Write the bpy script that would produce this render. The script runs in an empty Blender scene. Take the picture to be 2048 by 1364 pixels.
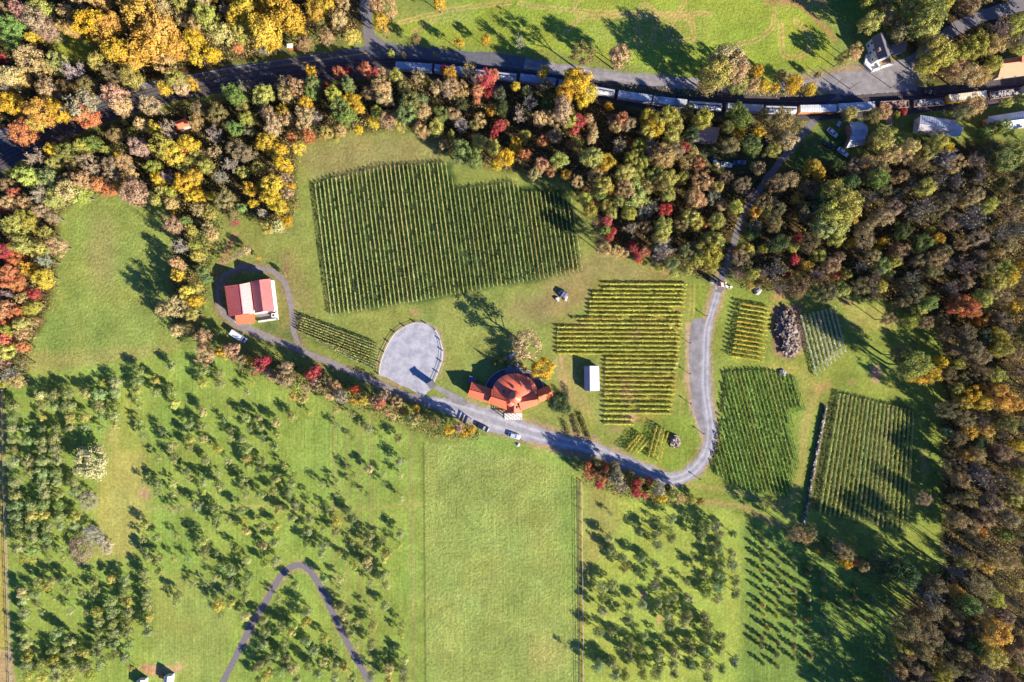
import bpy, bmesh, math, random
import numpy as np
from mathutils import Vector

# ------------------------------------------------------------------ camera, sky, sun, exposure
C = bpy.context.scene
LINK = C.collection.objects.link
S = 0.2                     # metres per photograph pixel on the ground (2048 wide)
H = 273.07                  # camera height in metres
cam_d = bpy.data.cameras.new("camera"); cam = bpy.data.objects.new("camera", cam_d); LINK(cam)
cam.location = (0, 0, H); cam.rotation_euler = (0, 0, 0)
cam_d.sensor_width = 36; cam_d.lens = 36 * H / (2048 * S)
cam_d.clip_start = 1; cam_d.clip_end = 8000
C.camera = cam
SUN_EL = math.radians(27.5); SUN_AZ = (0.812, -0.584)
sun_dir = Vector((SUN_AZ[0] * math.cos(SUN_EL), SUN_AZ[1] * math.cos(SUN_EL), math.sin(SUN_EL))).normalized()
w = bpy.data.worlds.new("World"); C.world = w; w.use_nodes = True
nt = w.node_tree
sky = nt.nodes.new("ShaderNodeTexSky"); sky.sky_type = 'NISHITA'; sky.sun_disc = False
sky.ozone_density = 4.0; sky.sun_elevation = SUN_EL; sky.sun_rotation = math.atan2(SUN_AZ[0], SUN_AZ[1])
bg = nt.nodes["Background"]; bg.inputs[1].default_value = 0.058
tint = nt.nodes.new('ShaderNodeMix'); tint.data_type = 'RGBA'; tint.blend_type = 'MULTIPLY'; tint.inputs[0].default_value = 1.0; tint.inputs[7].default_value = (0.42, 0.78, 1.5, 1)   # deep clear autumn blue
nt.links.new(sky.outputs[0], tint.inputs[6]); nt.links.new(tint.outputs[2], bg.inputs[0])
sl = bpy.data.lights.new("sun", 'SUN'); sl.energy = 5.0; sl.angle = math.radians(0.5); sl.color = (1.0, 0.925, 0.80)
so = bpy.data.objects.new("sun", sl); LINK(so); so.rotation_euler = sun_dir.to_track_quat('Z', 'Y').to_euler(); so.location = (150, -110, 120)
C.view_settings.view_transform = 'Standard'; C.view_settings.look = 'None'
C.view_settings.gamma = 1.0; C.view_settings.exposure = 1.5; C.view_settings.use_curve_mapping = False
C.cycles.max_bounces = 4; C.cycles.diffuse_bounces = 2; C.cycles.glossy_bounces = 2; C.cycles.transmission_bounces = 2

rng = np.random.default_rng(7)
random.seed(7)

# ------------------------------------------------------------------ helpers
def P(px, py, z=0.0):
    k = S * (H - z) / H
    return Vector(((px - 1024) * k, (682 - py) * k, z))

def lin(c):
    c = np.asarray(c, float) / 255.0
    return np.where(c <= 0.04045, c / 12.92, ((c + 0.055) / 1.055) ** 2.4)

def alb(r, g, b, k=1.7):
    return tuple(float(v) for v in np.clip(lin((r, g, b)) / k, 0.004, 0.85))

def tag(o, label=None, cat=None, group=None, kind=None):
    if label: o['label'] = label
    if cat: o['category'] = cat
    if group: o['group'] = group
    if kind: o['kind'] = kind
    return o

def empty(name, loc, label=None, cat=None, group=None, rz=0.0):
    o = bpy.data.objects.new(name, None); LINK(o); o.location = loc; o.rotation_euler = (0, 0, rz)
    o.empty_display_size = 0.5
    return tag(o, label, cat, group)

def np_mesh(name, V, Q, mat=None, fattr=None):
    """quad mesh from numpy arrays"""
    me = bpy.data.meshes.new(name)
    V = np.ascontiguousarray(V, np.float32); Q = np.ascontiguousarray(Q, np.int32)
    me.vertices.add(len(V)); me.vertices.foreach_set('co', V.ravel())
    n = len(Q); me.loops.add(n * 4); me.polygons.add(n)
    me.loops.foreach_set('vertex_index', Q.ravel())
    me.polygons.foreach_set('loop_start', np.arange(n, dtype=np.int32) * 4)
    try: me.polygons.foreach_set('loop_total', np.full(n, 4, np.int32))
    except Exception: pass
    if fattr is not None:
        a = me.attributes.new('v', 'FLOAT', 'FACE'); a.data.foreach_set('value', np.ascontiguousarray(fattr, np.float32))
    me.update(calc_edges=True)
    if mat: me.materials.append(mat)
    return me

class MB:
    def __init__(s, o=(0, 0, 0)): s.v = []; s.f = []; s.m = []; s.o = Vector(o)
    def add(s, vs, fs, mi=0):
        b = len(s.v); s.v += [tuple(Vector(p) - s.o) for p in vs]
        s.f += [tuple(b + i for i in f) for f in fs]; s.m += [mi] * len(fs); return s
    def box(s, c, d, rz=0.0, mi=0, rx=0.0):
        cx, cy, cz = c; hx, hy, hz = d[0] / 2, d[1] / 2, d[2] / 2; ca, sa = math.cos(rz), math.sin(rz)
        vs = []
        for z in (-hz, hz):
            for x, y in ((-hx, -hy), (hx, -hy), (hx, hy), (-hx, hy)):
                vs.append((cx + x * ca - y * sa, cy + x * sa + y * ca, cz + z))
        return s.add(vs, [(3, 2, 1, 0), (4, 5, 6, 7), (0, 1, 5, 4), (1, 2, 6, 5), (2, 3, 7, 6), (3, 0, 4, 7)], mi)
    def prism(s, poly, z0, z1, mi=0):
        n = len(poly)
        vs = [(p[0], p[1], z0) for p in poly] + [(p[0], p[1], z1) for p in poly]
        fs = [tuple(range(n - 1, -1, -1)), tuple(range(n, 2 * n))] + [(i, (i + 1) % n, n + (i + 1) % n, n + i) for i in range(n)]
        return s.add(vs, fs, mi)
    def bar(s, a, b, r, seg=6, r2=None, mi=0):
        a = Vector(a); b = Vector(b); d = b - a
        if d.length < 1e-6: return s
        q = d.to_track_quat('Z', 'Y'); r2 = r if r2 is None else r2
        vs = []
        for p, rr in ((a, r), (b, r2)):
            for i in range(seg):
                t = 2 * math.pi * i / seg
                vs.append(p + q @ Vector((rr * math.cos(t), rr * math.sin(t), 0)))
        fs = [(i, (i + 1) % seg, seg + (i + 1) % seg, seg + i) for i in range(seg)] + [tuple(range(seg - 1, -1, -1)), tuple(range(seg, 2 * seg))]
        return s.add(vs, fs, mi)
    def slab(s, quad, th, mi=0):
        """roof panel: quad of top corners, given thickness downwards"""
        n = len(quad); q = [Vector(p) for p in quad]
        vs = q + [p - Vector((0, 0, th)) for p in q]
        fs = [tuple(range(n)), tuple(range(2 * n - 1, n - 1, -1))] + [(i, n + i, n + (i + 1) % n, (i + 1) % n) for i in range(n)]
        return s.add(vs, fs, mi)
    def cone(s, c, r, z0, z1, seg=24, ry=None, a0=0.0, a1=2 * math.pi, mi=0):
        ry = ry or r; vs = [(c[0], c[1], z1)]
        for i in range(seg + 1):
            t = a0 + (a1 - a0) * i / seg; vs.append((c[0] + r * math.cos(t), c[1] + ry * math.sin(t), z0))
        return s.add(vs, [(0, i, i + 1) for i in range(1, seg + 1)], mi)
    def cyl(s, c, r, z0, z1, seg=24, ry=None, a0=0.0, a1=2 * math.pi, mi=0):
        ry = ry or r
        pts = [(c[0] + r * math.cos(a0 + (a1 - a0) * i / seg), c[1] + ry * math.sin(a0 + (a1 - a0) * i / seg)) for i in range(seg)]
        return s.prism(pts, z0, z1, mi)
    def build(s, name, mats, parent=None, smooth=False, loc=None):
        me = bpy.data.meshes.new(name); me.from_pydata(s.v, [], s.f)
        if not isinstance(mats, (list, tuple)): mats = [mats]
        for m in mats: me.materials.append(m)
        me.polygons.foreach_set('material_index', s.m)
        bm = bmesh.new(); bm.from_mesh(me); bmesh.ops.recalc_face_normals(bm, faces=bm.faces); bm.to_mesh(me); bm.free()
        if smooth: me.polygons.foreach_set('use_smooth', [True] * len(me.polygons))
        me.update()
        o = bpy.data.objects.new(name, me); LINK(o)
        if parent: o.parent = parent
        elif loc is None: o.location = s.o
        if loc is not None: o.location = loc
        return o

# ------------------------------------------------------------------ materials
def mat(name, col, rough=0.7, spec=0.3, metal=0.0, var=0.25, scale=1.5, bump=0.0, var2=None, col2=None, mix=0.5, coord='Object'):
    m = bpy.data.materials.new(name); m.use_nodes = True; t = m.node_tree; N = t.nodes; L = t.links
    b = N['Principled BSDF']; b.inputs['Roughness'].default_value = rough; b.inputs['Metallic'].default_value = metal
    b.inputs['Specular IOR Level'].default_value = spec
    geo = N.new('ShaderNodeNewGeometry')
    n1 = N.new('ShaderNodeTexNoise'); n1.inputs['Scale'].default_value = scale; n1.inputs['Detail'].default_value = 5; n1.inputs['Roughness'].default_value = 0.65
    L.new(geo.outputs['Position'], n1.inputs['Vector'])
    mr = N.new('ShaderNodeMapRange'); mr.inputs[1].default_value = 0.25; mr.inputs[2].default_value = 0.75
    mr.inputs[3].default_value = 1 - var; mr.inputs[4].default_value = 1 + var
    L.new(n1.outputs[0], mr.inputs[0])
    base = None
    if col2 is not None:
        n2 = N.new('ShaderNodeTexNoise'); n2.inputs['Scale'].default_value = (var2 or scale * 0.25); n2.inputs['Detail'].default_value = 4
        L.new(geo.outputs['Position'], n2.inputs['Vector'])
        r2 = N.new('ShaderNodeMapRange'); r2.inputs[1].default_value = 0.42; r2.inputs[2].default_value = 0.62; r2.inputs[4].default_value = mix
        L.new(n2.outputs[0], r2.inputs[0])
        mx = N.new('ShaderNodeMix'); mx.data_type = 'RGBA'; mx.inputs[6].default_value = (*col, 1); mx.inputs[7].default_value = (*col2, 1)
        L.new(r2.outputs[0], mx.inputs[0]); base = mx.outputs[2]
    vm = N.new('ShaderNodeVectorMath'); vm.operation = 'SCALE'
    if base is None: vm.inputs[0].default_value = col
    else: L.new(base, vm.inputs[0])
    L.new(mr.outputs[0], vm.inputs['Scale']); L.new(vm.outputs[0], b.inputs['Base Color'])
    if bump:
        bp = N.new('ShaderNodeBump'); bp.inputs['Strength'].default_value = 1.0; bp.inputs['Distance'].default_value = bump
        L.new(n1.outputs[0], bp.inputs['Height']); L.new(bp.outputs[0], b.inputs['Normal'])
    return m

def leaf_mat(name, trans=0.3, vlo=0.72, vhi=1.25, hue=0.015, attr_col=False, second=.5):
    m = bpy.data.materials.new(name); m.use_nodes = True; t = m.node_tree; N = t.nodes; L = t.links
    out = N['Material Output']; b = N['Principled BSDF']; b.inputs['Roughness'].default_value = 0.75; b.inputs['Specular IOR Level'].default_value = 0.12
    oi = N.new('ShaderNodeObjectInfo'); at = N.new('ShaderNodeAttribute'); at.attribute_name = 'v'
    geo = N.new('ShaderNodeNewGeometry')
    hs = N.new('ShaderNodeHueSaturation')
    mv = N.new('ShaderNodeMapRange'); mv.inputs[3].default_value = vlo; mv.inputs[4].default_value = vhi
    L.new(at.outputs['Fac'], mv.inputs[0]); L.new(mv.outputs[0], hs.inputs['Value'])
    n1 = N.new('ShaderNodeTexNoise'); n1.inputs['Scale'].default_value = 0.45; n1.inputs['Detail'].default_value = 2
    L.new(geo.outputs['Position'], n1.inputs['Vector'])
    mh = N.new('ShaderNodeMapRange'); mh.inputs[1].default_value = 0.3; mh.inputs[2].default_value = 0.7
    mh.inputs[3].default_value = 0.5 - hue; mh.inputs[4].default_value = 0.5 + hue
    L.new(n1.outputs[0], mh.inputs[0]); L.new(mh.outputs[0], hs.inputs['Hue'])
    mix = N.new('ShaderNodeMix'); mix.data_type = 'RGBA'; n2 = N.new('ShaderNodeTexNoise'); n2.inputs['Scale'].default_value = 0.55; n2.inputs['Detail'].default_value = 3
    L.new(geo.outputs['Position'], n2.inputs['Vector']); mm = N.new('ShaderNodeMapRange'); mm.inputs[1].default_value = .45; mm.inputs[2].default_value = .68; mm.inputs[4].default_value = second; L.new(n2.outputs[0], mm.inputs[0]); L.new(mm.outputs[0], mix.inputs[0])
    mix.inputs[7].default_value = (.14, .13, .055, 1); L.new(mix.outputs[2], hs.inputs['Color'])
    if attr_col:
        ac = N.new('ShaderNodeAttribute'); ac.attribute_name = 'col'; L.new(ac.outputs['Color'], mix.inputs[6])
    else: L.new(oi.outputs['Color'], mix.inputs[6])
    L.new(hs.outputs[0], b.inputs['Base Color'])
    tr = N.new('ShaderNodeBsdfTranslucent'); L.new(hs.outputs[0], tr.inputs[0])
    mx = N.new('ShaderNodeMixShader'); mx.inputs[0].default_value = trans
    L.new(b.outputs[0], mx.inputs[1]); L.new(tr.outputs[0], mx.inputs[2]); L.new(mx.outputs[0], out.inputs[0])
    return m

M_LEAF = leaf_mat('autumn_leaf'); M_TWIG = leaf_mat('twig', trans=0.05, hue=0.01, second=.1)
M_VINE = leaf_mat('vine_leaf', hue=0.012, second=.25); M_LEAFC = leaf_mat('woodland_leaf', attr_col=True)
M_BARK = mat('bark', (0.16, 0.13, 0.11), 0.9, 0.1, scale=4)
M_POST = mat('weathered_wood', (0.26, 0.22, 0.17), 0.9, 0.1, scale=6)
M_WOODL = mat('pale_timber', (0.5, 0.45, 0.36), 0.9, 0.1, scale=6)
M_WIRE = mat('wire', (0.35, 0.35, 0.34), 0.4, 0.5, 1.0, 0.1)
M_ASPH = mat('asphalt', (0.085, 0.085, 0.095), 0.9, 0.2, scale=0.7, var=0.3, bump=0.03)
M_PATH = mat('path_asphalt', (0.13, 0.115, 0.115), 0.9, 0.2, scale=1.2, var=0.2, bump=0.03)
M_BALL = mat('ballast', (0.06, 0.047, 0.05), 0.95, 0.1, scale=2.0, var=0.4, bump=0.08, col2=(0.1, 0.08, 0.07))
M_DIRT = mat('farm_track_dirt', (0.17, 0.14, 0.125), 0.95, 0.1, scale=1.0, var=0.25, bump=0.05, col2=(0.2, 0.18, 0.17))
M_YEL = mat('yellow_paint', (0.45, 0.28, 0.05), 0.7, 0.2); M_WHT = mat('white_line_paint', (0.45, 0.45, 0.45), 0.7, 0.2)
M_RED = mat('red_metal_roof', (0.64, 0.12, 0.05), 0.5, 0.55, scale=1.2, var=0.14, col2=(0.54, 0.12, 0.06))
M_REDB = mat('barn_red_roof', (0.52, 0.1, 0.085), 0.42, 0.5, scale=1.0, var=0.14, col2=(0.5, 0.13, 0.11))
M_PINK = mat('pale_sunlit_barn_roof', (0.44, 0.24, 0.22), 0.45, 0.6, scale=1.0, var=0.14, col2=(0.46, 0.29, 0.26))  # pale tone for one slope, the sun's wash put into the colour
M_WHITE = mat('white_paint', (0.55, 0.53, 0.49), 0.6, 0.3, var=0.08)
M_SHEDR = mat('white_metal_roof', (0.36, 0.32, 0.34), 0.45, 0.5, var=0.08)
M_GRAYR = mat('grey_shingle_roof', (0.13, 0.12, 0.125), 0.85, 0.2, scale=3, var=0.3)
M_METR = mat('galvanised_roof', (0.42, 0.43, 0.46), 0.5, 0.5, scale=2, var=0.3, col2=(0.26, 0.25, 0.27))
M_BRNR = mat('brown_shingle_roof', (0.3, 0.2, 0.17), 0.85, 0.2, scale=3, var=0.25)
M_ORGR = mat('orange_roof', (0.52, 0.2, 0.11), 0.8, 0.2, scale=2, var=0.2)
M_STONE = mat('stone', (0.3, 0.28, 0.26), 0.9, 0.2, scale=2.5, var=0.4, bump=0.1, col2=(0.42, 0.38, 0.34))
M_SLATE = mat('slate_patio', (0.1, 0.095, 0.12), 0.85, 0.2, scale=2, var=0.3)
M_GLASS = mat('dark_glass', (0.03, 0.04, 0.05), 0.12, 0.6, var=0.05)
M_TYRE = mat('tyre', (0.02, 0.02, 0.02), 0.9, 0.2); M_STEEL = mat('steel', (0.2, 0.18, 0.17), 0.5, 0.5, 0.6)
M_RUST = mat('rusty_steel', (0.22, 0.13, 0.1), 0.8, 0.3, scale=2, var=0.4, col2=(0.3, 0.2, 0.16))
M_LAMP = mat('headlight_glass', (0.6, 0.6, 0.6), 0.2, 0.5); M_DARK = mat('dark_metal', (0.04, 0.04, 0.045), 0.5, 0.4)
M_TIE = mat('railway_tie', (0.07, 0.055, 0.05), 0.9, 0.1)
M_STUCCO = mat('cream_stucco', (0.55, 0.5, 0.42), 0.85, 0.2, var=0.12)
M_TANW = mat('tan_siding', (0.38, 0.3, 0.24), 0.85, 0.2, var=0.15)
M_DECK = mat('brown_deck', (0.28, 0.17, 0.1), 0.8, 0.2, var=0.2)

def gravel_mat(name, c1, c2, track):
    m = bpy.data.materials.new(name); m.use_nodes = True; t = m.node_tree; N = t.nodes; L = t.links
    b = N['Principled BSDF']; b.inputs['Roughness'].default_value = 0.95; b.inputs['Specular IOR Level'].default_value = 0.1
    geo = N.new('ShaderNodeNewGeometry'); at = N.new('ShaderNodeAttribute'); at.attribute_name = 't'
    na = N.new('ShaderNodeTexNoise'); na.inputs['Scale'].default_value = 0.3; na.inputs['Detail'].default_value = 6; na.inputs['Roughness'].default_value = 0.7
    nb = N.new('ShaderNodeTexNoise'); nb.inputs['Scale'].default_value = 3.0; nb.inputs['Detail'].default_value = 4
    for n in (na, nb): L.new(geo.outputs['Position'], n.inputs['Vector'])
    mr = N.new('ShaderNodeMapRange'); mr.inputs[1].default_value = 0.38; mr.inputs[2].default_value = 0.62; L.new(na.outputs[0], mr.inputs[0])
    mx = N.new('ShaderNodeMix'); mx.data_type = 'RGBA'; mx.inputs[6].default_value = (*c1, 1); mx.inputs[7].default_value = (*c2, 1); L.new(mr.outputs[0], mx.inputs[0])
    # wheel tracks: |t| near 0.45
    ab = N.new('ShaderNodeMath'); ab.operation = 'ABSOLUTE'; L.new(at.outputs['Fac'], ab.inputs[0])
    sb = N.new('ShaderNodeMath'); sb.operation = 'SUBTRACT'; sb.inputs[1].default_value = 0.45; L.new(ab.outputs[0], sb.inputs[0])
    a2 = N.new('ShaderNodeMath'); a2.operation = 'ABSOLUTE'; L.new(sb.outputs[0], a2.inputs[0])
    wr = N.new('ShaderNodeMapRange'); wr.inputs[1].default_value = 0.05; wr.inputs[2].default_value = 0.28; wr.inputs[3].default_value = 1 + track; wr.inputs[4].default_value = 1 - track; L.new(a2.outputs[0], wr.inputs[0])
    fb = N.new('ShaderNodeMapRange'); fb.inputs[1].default_value = 0.3; fb.inputs[2].default_value = 0.7; fb.inputs[3].default_value = 0.82; fb.inputs[4].default_value = 1.18; L.new(nb.outputs[0], fb.inputs[0])
    mu = N.new('ShaderNodeMath'); mu.operation = 'MULTIPLY'; L.new(wr.outputs[0], mu.inputs[0]); L.new(fb.outputs[0], mu.inputs[1])
    vm = N.new('ShaderNodeVectorMath'); vm.operation = 'SCALE'; L.new(mx.outputs[2], vm.inputs[0]); L.new(mu.outputs[0], vm.inputs['Scale'])
    L.new(vm.outputs[0], b.inputs['Base Color'])
    bp = N.new('ShaderNodeBump'); bp.inputs['Distance'].default_value = 0.05; L.new(nb.outputs[0], bp.inputs['Height']); L.new(bp.outputs[0], b.inputs['Normal'])
    return m
M_GRAV = gravel_mat('pale_gravel', alb(172, 168, 172, 2.0), alb(206, 200, 200, 2.0), 0.15)
M_GRAV2 = gravel_mat('worn_gravel', alb(150, 142, 140, 2.0), alb(182, 174, 172, 2.0), 0.06)
M_LOT = gravel_mat('parking_gravel', alb(176, 174, 182, 2.0), alb(212, 208, 212, 2.0), 0.0)
# ------------------------------------------------------------------ ground sheet
def vnoise(shape, cell, r):
    ny, nx = shape; gy, gx = int(ny / cell) + 3, int(nx / cell) + 3
    g = r.random((gy, gx)) * 2 - 1
    y = np.arange(ny) / cell; x = np.arange(nx) / cell
    yi = y.astype(int); xi = x.astype(int); fy = y - yi; fx = x - xi
    fy = fy * fy * (3 - 2 * fy); fx = fx * fx * (3 - 2 * fx)
    a = g[yi][:, xi]; b = g[yi][:, xi + 1]; c = g[yi + 1][:, xi]; d = g[yi + 1][:, xi + 1]
    fx = fx[None, :]; fy = fy[:, None]
    return (a * (1 - fx) + b * fx) * (1 - fy) + (c * (1 - fx) + d * fx) * fy

def inpoly(X, Y, poly):
    m = np.zeros(np.shape(X), bool); n = len(poly)
    for i in range(n):
        x1, y1 = poly[i]; x2, y2 = poly[(i + 1) % n]
        if y1 == y2: continue
        c = (y1 > Y) != (y2 > Y)
        m ^= c & (X < (x2 - x1) * (Y - y1) / (y2 - y1) + x1)
    return m

STEP = 2.0
gx = np.arange(-100, 2149, STEP); gy = np.arange(-100, 1465, STEP)
FX = np.concatenate([[-14000, -6000, -2500, -900, -300], gx, [2350, 2950, 4500, 8000, 16000]])
FY = np.concatenate([[-14000, -6000, -2500, -900, -300], gy, [1660, 2300, 3900, 7000, 15000]])
PX, PY = np.meshgrid(FX, FY)
shp = PX.shape
COL = np.zeros((*shp, 3)); COL[:] = lin((140, 160, 70))
RGH = np.full(shp, 0.5); MOW = np.zeros(shp)
WX = vnoise(shp, 12, rng) * 5 + vnoise(shp, 4, rng) * 3; WY = vnoise(shp, 12, rng) * 5 + vnoise(shp, 4, rng) * 3

def sub(x0, x1, y0, y1, pad):
    i0, i1 = np.searchsorted(FX, [x0 - pad, x1 + pad]); j0, j1 = np.searchsorted(FY, [y0 - pad, y1 + pad])
    return slice(max(j0, 0), min(j1 + 1, shp[0])), slice(max(i0, 0), min(i1 + 1, shp[1]))

def blur(m, n):
    if n < 1: return m
    for _ in range(2):
        for ax in (0, 1):
            p = [(0, 0), (0, 0)]; p[ax] = (n + 1, n)
            c = np.cumsum(np.pad(m, p, mode='edge'), axis=ax)
            m = (c[2 * n + 1:] - c[:-(2 * n + 1)]) / (2 * n + 1) if ax == 0 else (c[:, 2 * n + 1:] - c[:, :-(2 * n + 1)]) / (2 * n + 1)
    return m

def apply(sl, m, rgb, st=1.0, rough=None, mow=None):
    m = m * st
    if rgb is not None: COL[sl] += (lin(rgb) - COL[sl]) * m[..., None]
    if rough is not None: RGH[sl] += (rough - RGH[sl]) * m
    if mow is not None: MOW[sl] += (mow - MOW[sl]) * m

def paint(poly, rgb, feather=6, st=1.0, rough=None, mow=None, warp=1.0):
    xs = [p[0] for p in poly]; ys = [p[1] for p in poly]
    sl = sub(min(xs), max(xs), min(ys), max(ys), feather * 2 + 10)
    m = inpoly(PX[sl] + WX[sl] * warp, PY[sl] + WY[sl] * warp, poly).astype(float)
    apply(sl, blur(m, int(feather / STEP)), rgb, st, rough, mow)

def stroke(pts, wd, rgb, st=1.0, soft=2.0, rough=None, warp=0.3, gap=0.0):
    xs = [p[0] for p in pts]; ys = [p[1] for p in pts]
    sl = sub(min(xs), max(xs), min(ys), max(ys), wd + soft + 8)
    X = PX[sl] + WX[sl] * warp; Y = PY[sl] + WY[sl] * warp; d = np.full(X.shape, 1e9)
    for (x1, y1), (x2, y2) in zip(pts[:-1], pts[1:]):
        l2 = (x2 - x1) ** 2 + (y2 - y1) ** 2 + 1e-9
        t = np.clip(((X - x1) * (x2 - x1) + (Y - y1) * (y2 - y1)) / l2, 0, 1)
        d = np.minimum(d, np.hypot(X - x1 - t * (x2 - x1), Y - y1 - t * (y2 - y1)))
    if gap: d = np.abs(d - gap)
    apply(sl, np.clip((wd / 2 + soft - d) / soft, 0, 1), rgb, st, rough)

def blob(cx, cy, rx, ry, rgb, st=1.0):
    sl = sub(cx - rx, cx + rx, cy - ry, cy + ry, 12)
    d = np.hypot((PX[sl] + WX[sl] - cx) / rx, (PY[sl] + WY[sl] - cy) / ry)
    apply(sl, np.clip((1 - d) * 1.6, 0, 1), rgb, st)

def smooth(pts, n=6):
    """Catmull-Rom through the points"""
    p = [pts[0]] + list(pts) + [pts[-1]]; out = []
    for i in range(1, len(p) - 2):
        for k in range(n):
            t = k / n; r = []
            for a in range(len(p[0])):
                p0, p1, p2, p3 = p[i - 1][a], p[i][a], p[i + 1][a], p[i + 2][a]
                r.append(0.5 * (2 * p1 + (p2 - p0) * t + (2 * p0 - 5 * p1 + 4 * p2 - p3) * t * t + (3 * p1 - p0 - 3 * p2 + p3) * t ** 3))
            out.append(tuple(r))
    out.append(tuple(pts[-1])); return out

# woods (photograph pixels)
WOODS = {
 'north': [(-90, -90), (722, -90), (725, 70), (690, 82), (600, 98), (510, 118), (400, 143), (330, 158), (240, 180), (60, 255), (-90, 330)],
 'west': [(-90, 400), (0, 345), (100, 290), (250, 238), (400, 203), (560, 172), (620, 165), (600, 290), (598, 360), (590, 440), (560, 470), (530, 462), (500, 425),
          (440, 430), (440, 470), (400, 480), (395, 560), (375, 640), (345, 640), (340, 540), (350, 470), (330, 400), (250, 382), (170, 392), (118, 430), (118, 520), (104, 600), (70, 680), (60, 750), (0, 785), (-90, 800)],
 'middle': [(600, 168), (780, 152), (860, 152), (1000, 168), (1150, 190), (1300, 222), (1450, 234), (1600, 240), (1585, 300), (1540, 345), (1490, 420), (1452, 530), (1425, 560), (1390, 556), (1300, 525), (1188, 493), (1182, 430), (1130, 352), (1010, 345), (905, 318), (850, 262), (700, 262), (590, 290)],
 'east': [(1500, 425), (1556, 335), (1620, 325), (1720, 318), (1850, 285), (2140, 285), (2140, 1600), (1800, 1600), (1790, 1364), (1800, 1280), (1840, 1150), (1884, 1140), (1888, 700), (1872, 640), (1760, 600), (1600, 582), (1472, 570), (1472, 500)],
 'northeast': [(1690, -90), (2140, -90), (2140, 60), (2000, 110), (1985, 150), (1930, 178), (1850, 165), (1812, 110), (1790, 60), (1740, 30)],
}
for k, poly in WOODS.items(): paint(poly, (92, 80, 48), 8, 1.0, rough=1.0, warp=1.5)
paint([(130, 60), (190, 80), (190, 120), (120, 130), (95, 95)], (165, 185, 65), 8)
paint([(560, 60), (715, 70), (700, 85), (560, 108)], (140, 150, 75), 6, rough=1.0)
# meadow above the highway
MEADOW = [(775, 55), (850, 25), (930, 0), (930, -95), (1560, -95), (1620, 20), (1670, 85), (1664, 130), (1600, 168), (1400, 152), (1250, 132), (1000, 108), (850, 85)]
paint(MEADOW, (160, 186, 66), 6, rough=0.9)
blob(1300, 60, 160, 55, (165, 180, 80), 0.7); blob(1600, 60, 40, 40, (165, 180, 60), 0.6); blob(900, 30, 60, 30, (165, 180, 85), 0.6)
stroke([(1536, -8), (1590, 2), (1625, 28), (1655, 62), (1668, 78)], 9, (182, 155, 85), 0.9)
paint([(1500, -95), (1660, -95), (1650, 6), (1530, 8)], (185, 155, 90), 6)
paint([(1670, -95), (1800, -95), (1790, 60), (1690, 40)], (135, 165, 60), 10)
for pl in [[(1155, 30), (1150, 10), (1160, 0)], [(1130, 65), (1160, 40), (1200, 32), (1370, 33)], [(1276, 90), (1278, 25), (1292, 10), (1310, 25), (1305, 80)],
           [(1330, 70), (1360, 20), (1370, 0)], [(1380, 30), (1388, 75), (1360, 82), (1340, 80)], [(1370, 33), (1384, 45)], [(1480, 88), (1510, 82), (1535, 65)],
           [(1548, 20), (1545, 55), (1536, 62)], [(1562, 50), (1567, 105), (1590, 115), (1615, 100), (1618, 70), (1590, 40)], [(800, 45), (900, 20), (1020, 5)], [(1040, 8), (1200, 25), (1420, 28)], [(830, 62), (870, 40)]]:
    stroke(smooth(pl), 1.6, (206, 190, 104), 0.95, 1.8, gap=3.4)
# left field
LEFT = [(120, 430), (170, 393), (250, 385), (330, 398), (352, 470), (345, 540), (348, 640), (380, 690), (250, 722), (64, 752), (68, 700), (105, 590), (118, 510)]
paint(LEFT, (154, 178, 80), 6, rough=1.0); blob(205, 500, 45, 110, (165, 162, 95), 0.55); blob(300, 600, 60, 90, (155, 178, 80), 0.6); blob(110, 680, 45, 50, (125, 165, 75), 0.6); blob(225, 712, 30, 14, (195, 170, 115), 0.7)
paint([(55, 705), (360, 690), (380, 705), (250, 738), (60, 762)], (168, 176, 88), 6)
# orchard
ORCH = [(-95, 790), (60, 752), (250, 722), (390, 690), (520, 740), (640, 800), (760, 845), (845, 880), (845, 1460), (-95, 1460)]
paint(ORCH, (148, 178, 74), 6, rough=0.4, mow=0.7)
paint([(210, 860), (262, 840), (290, 900), (285, 1060), (262, 1115), (180, 1120), (195, 1020), (215, 930)], (176, 182, 88), 10, mow=0.3)
paint([(245, 770), (268, 770), (285, 900), (240, 900)], (160, 180, 76), 8)
blob(290, 985, 20, 20, (200, 165, 120), 0.6); blob(385, 1180, 10, 16, (205, 160, 120), 0.7); blob(225, 870, 10, 30, (185, 182, 100), 0.5)
paint([(310, 1150), (470, 1150), (450, 1364), (300, 1364)], (158, 180, 82), 10)
blob(300, 1338, 35, 14, (205, 160, 112), 0.8); blob(345, 1335, 25, 12, (205, 170, 118), 0.7)
stroke([(250, 1016), (500, 1012), (700, 1018), (840, 1010)], 5, (172, 182, 92), 0.6, 4)
stroke([(280, 1100), (280, 1000), (320, 985), (560, 1000)], 3, (170, 182, 90), 0.5, 3)
for x in (668, 692, 718, 742): stroke([(x, 820), (x + 2, 1364)], 8, (160, 150, 85), 0.3, 5)
stroke([(822, 870), (828, 1364)], 7, (160, 160, 90), 0.4, 5)
paint([(-95, 780), (8, 785), (12, 1000), (24, 1364), (24, 1460), (-95, 1460)], (186, 180, 84), 3, mow=0.1, warp=0.3)
paint([(-95, 1300), (28, 1304), (34, 1460), (-95, 1460)], (192, 172, 108), 3, mow=0.0, warp=0.3)
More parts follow.
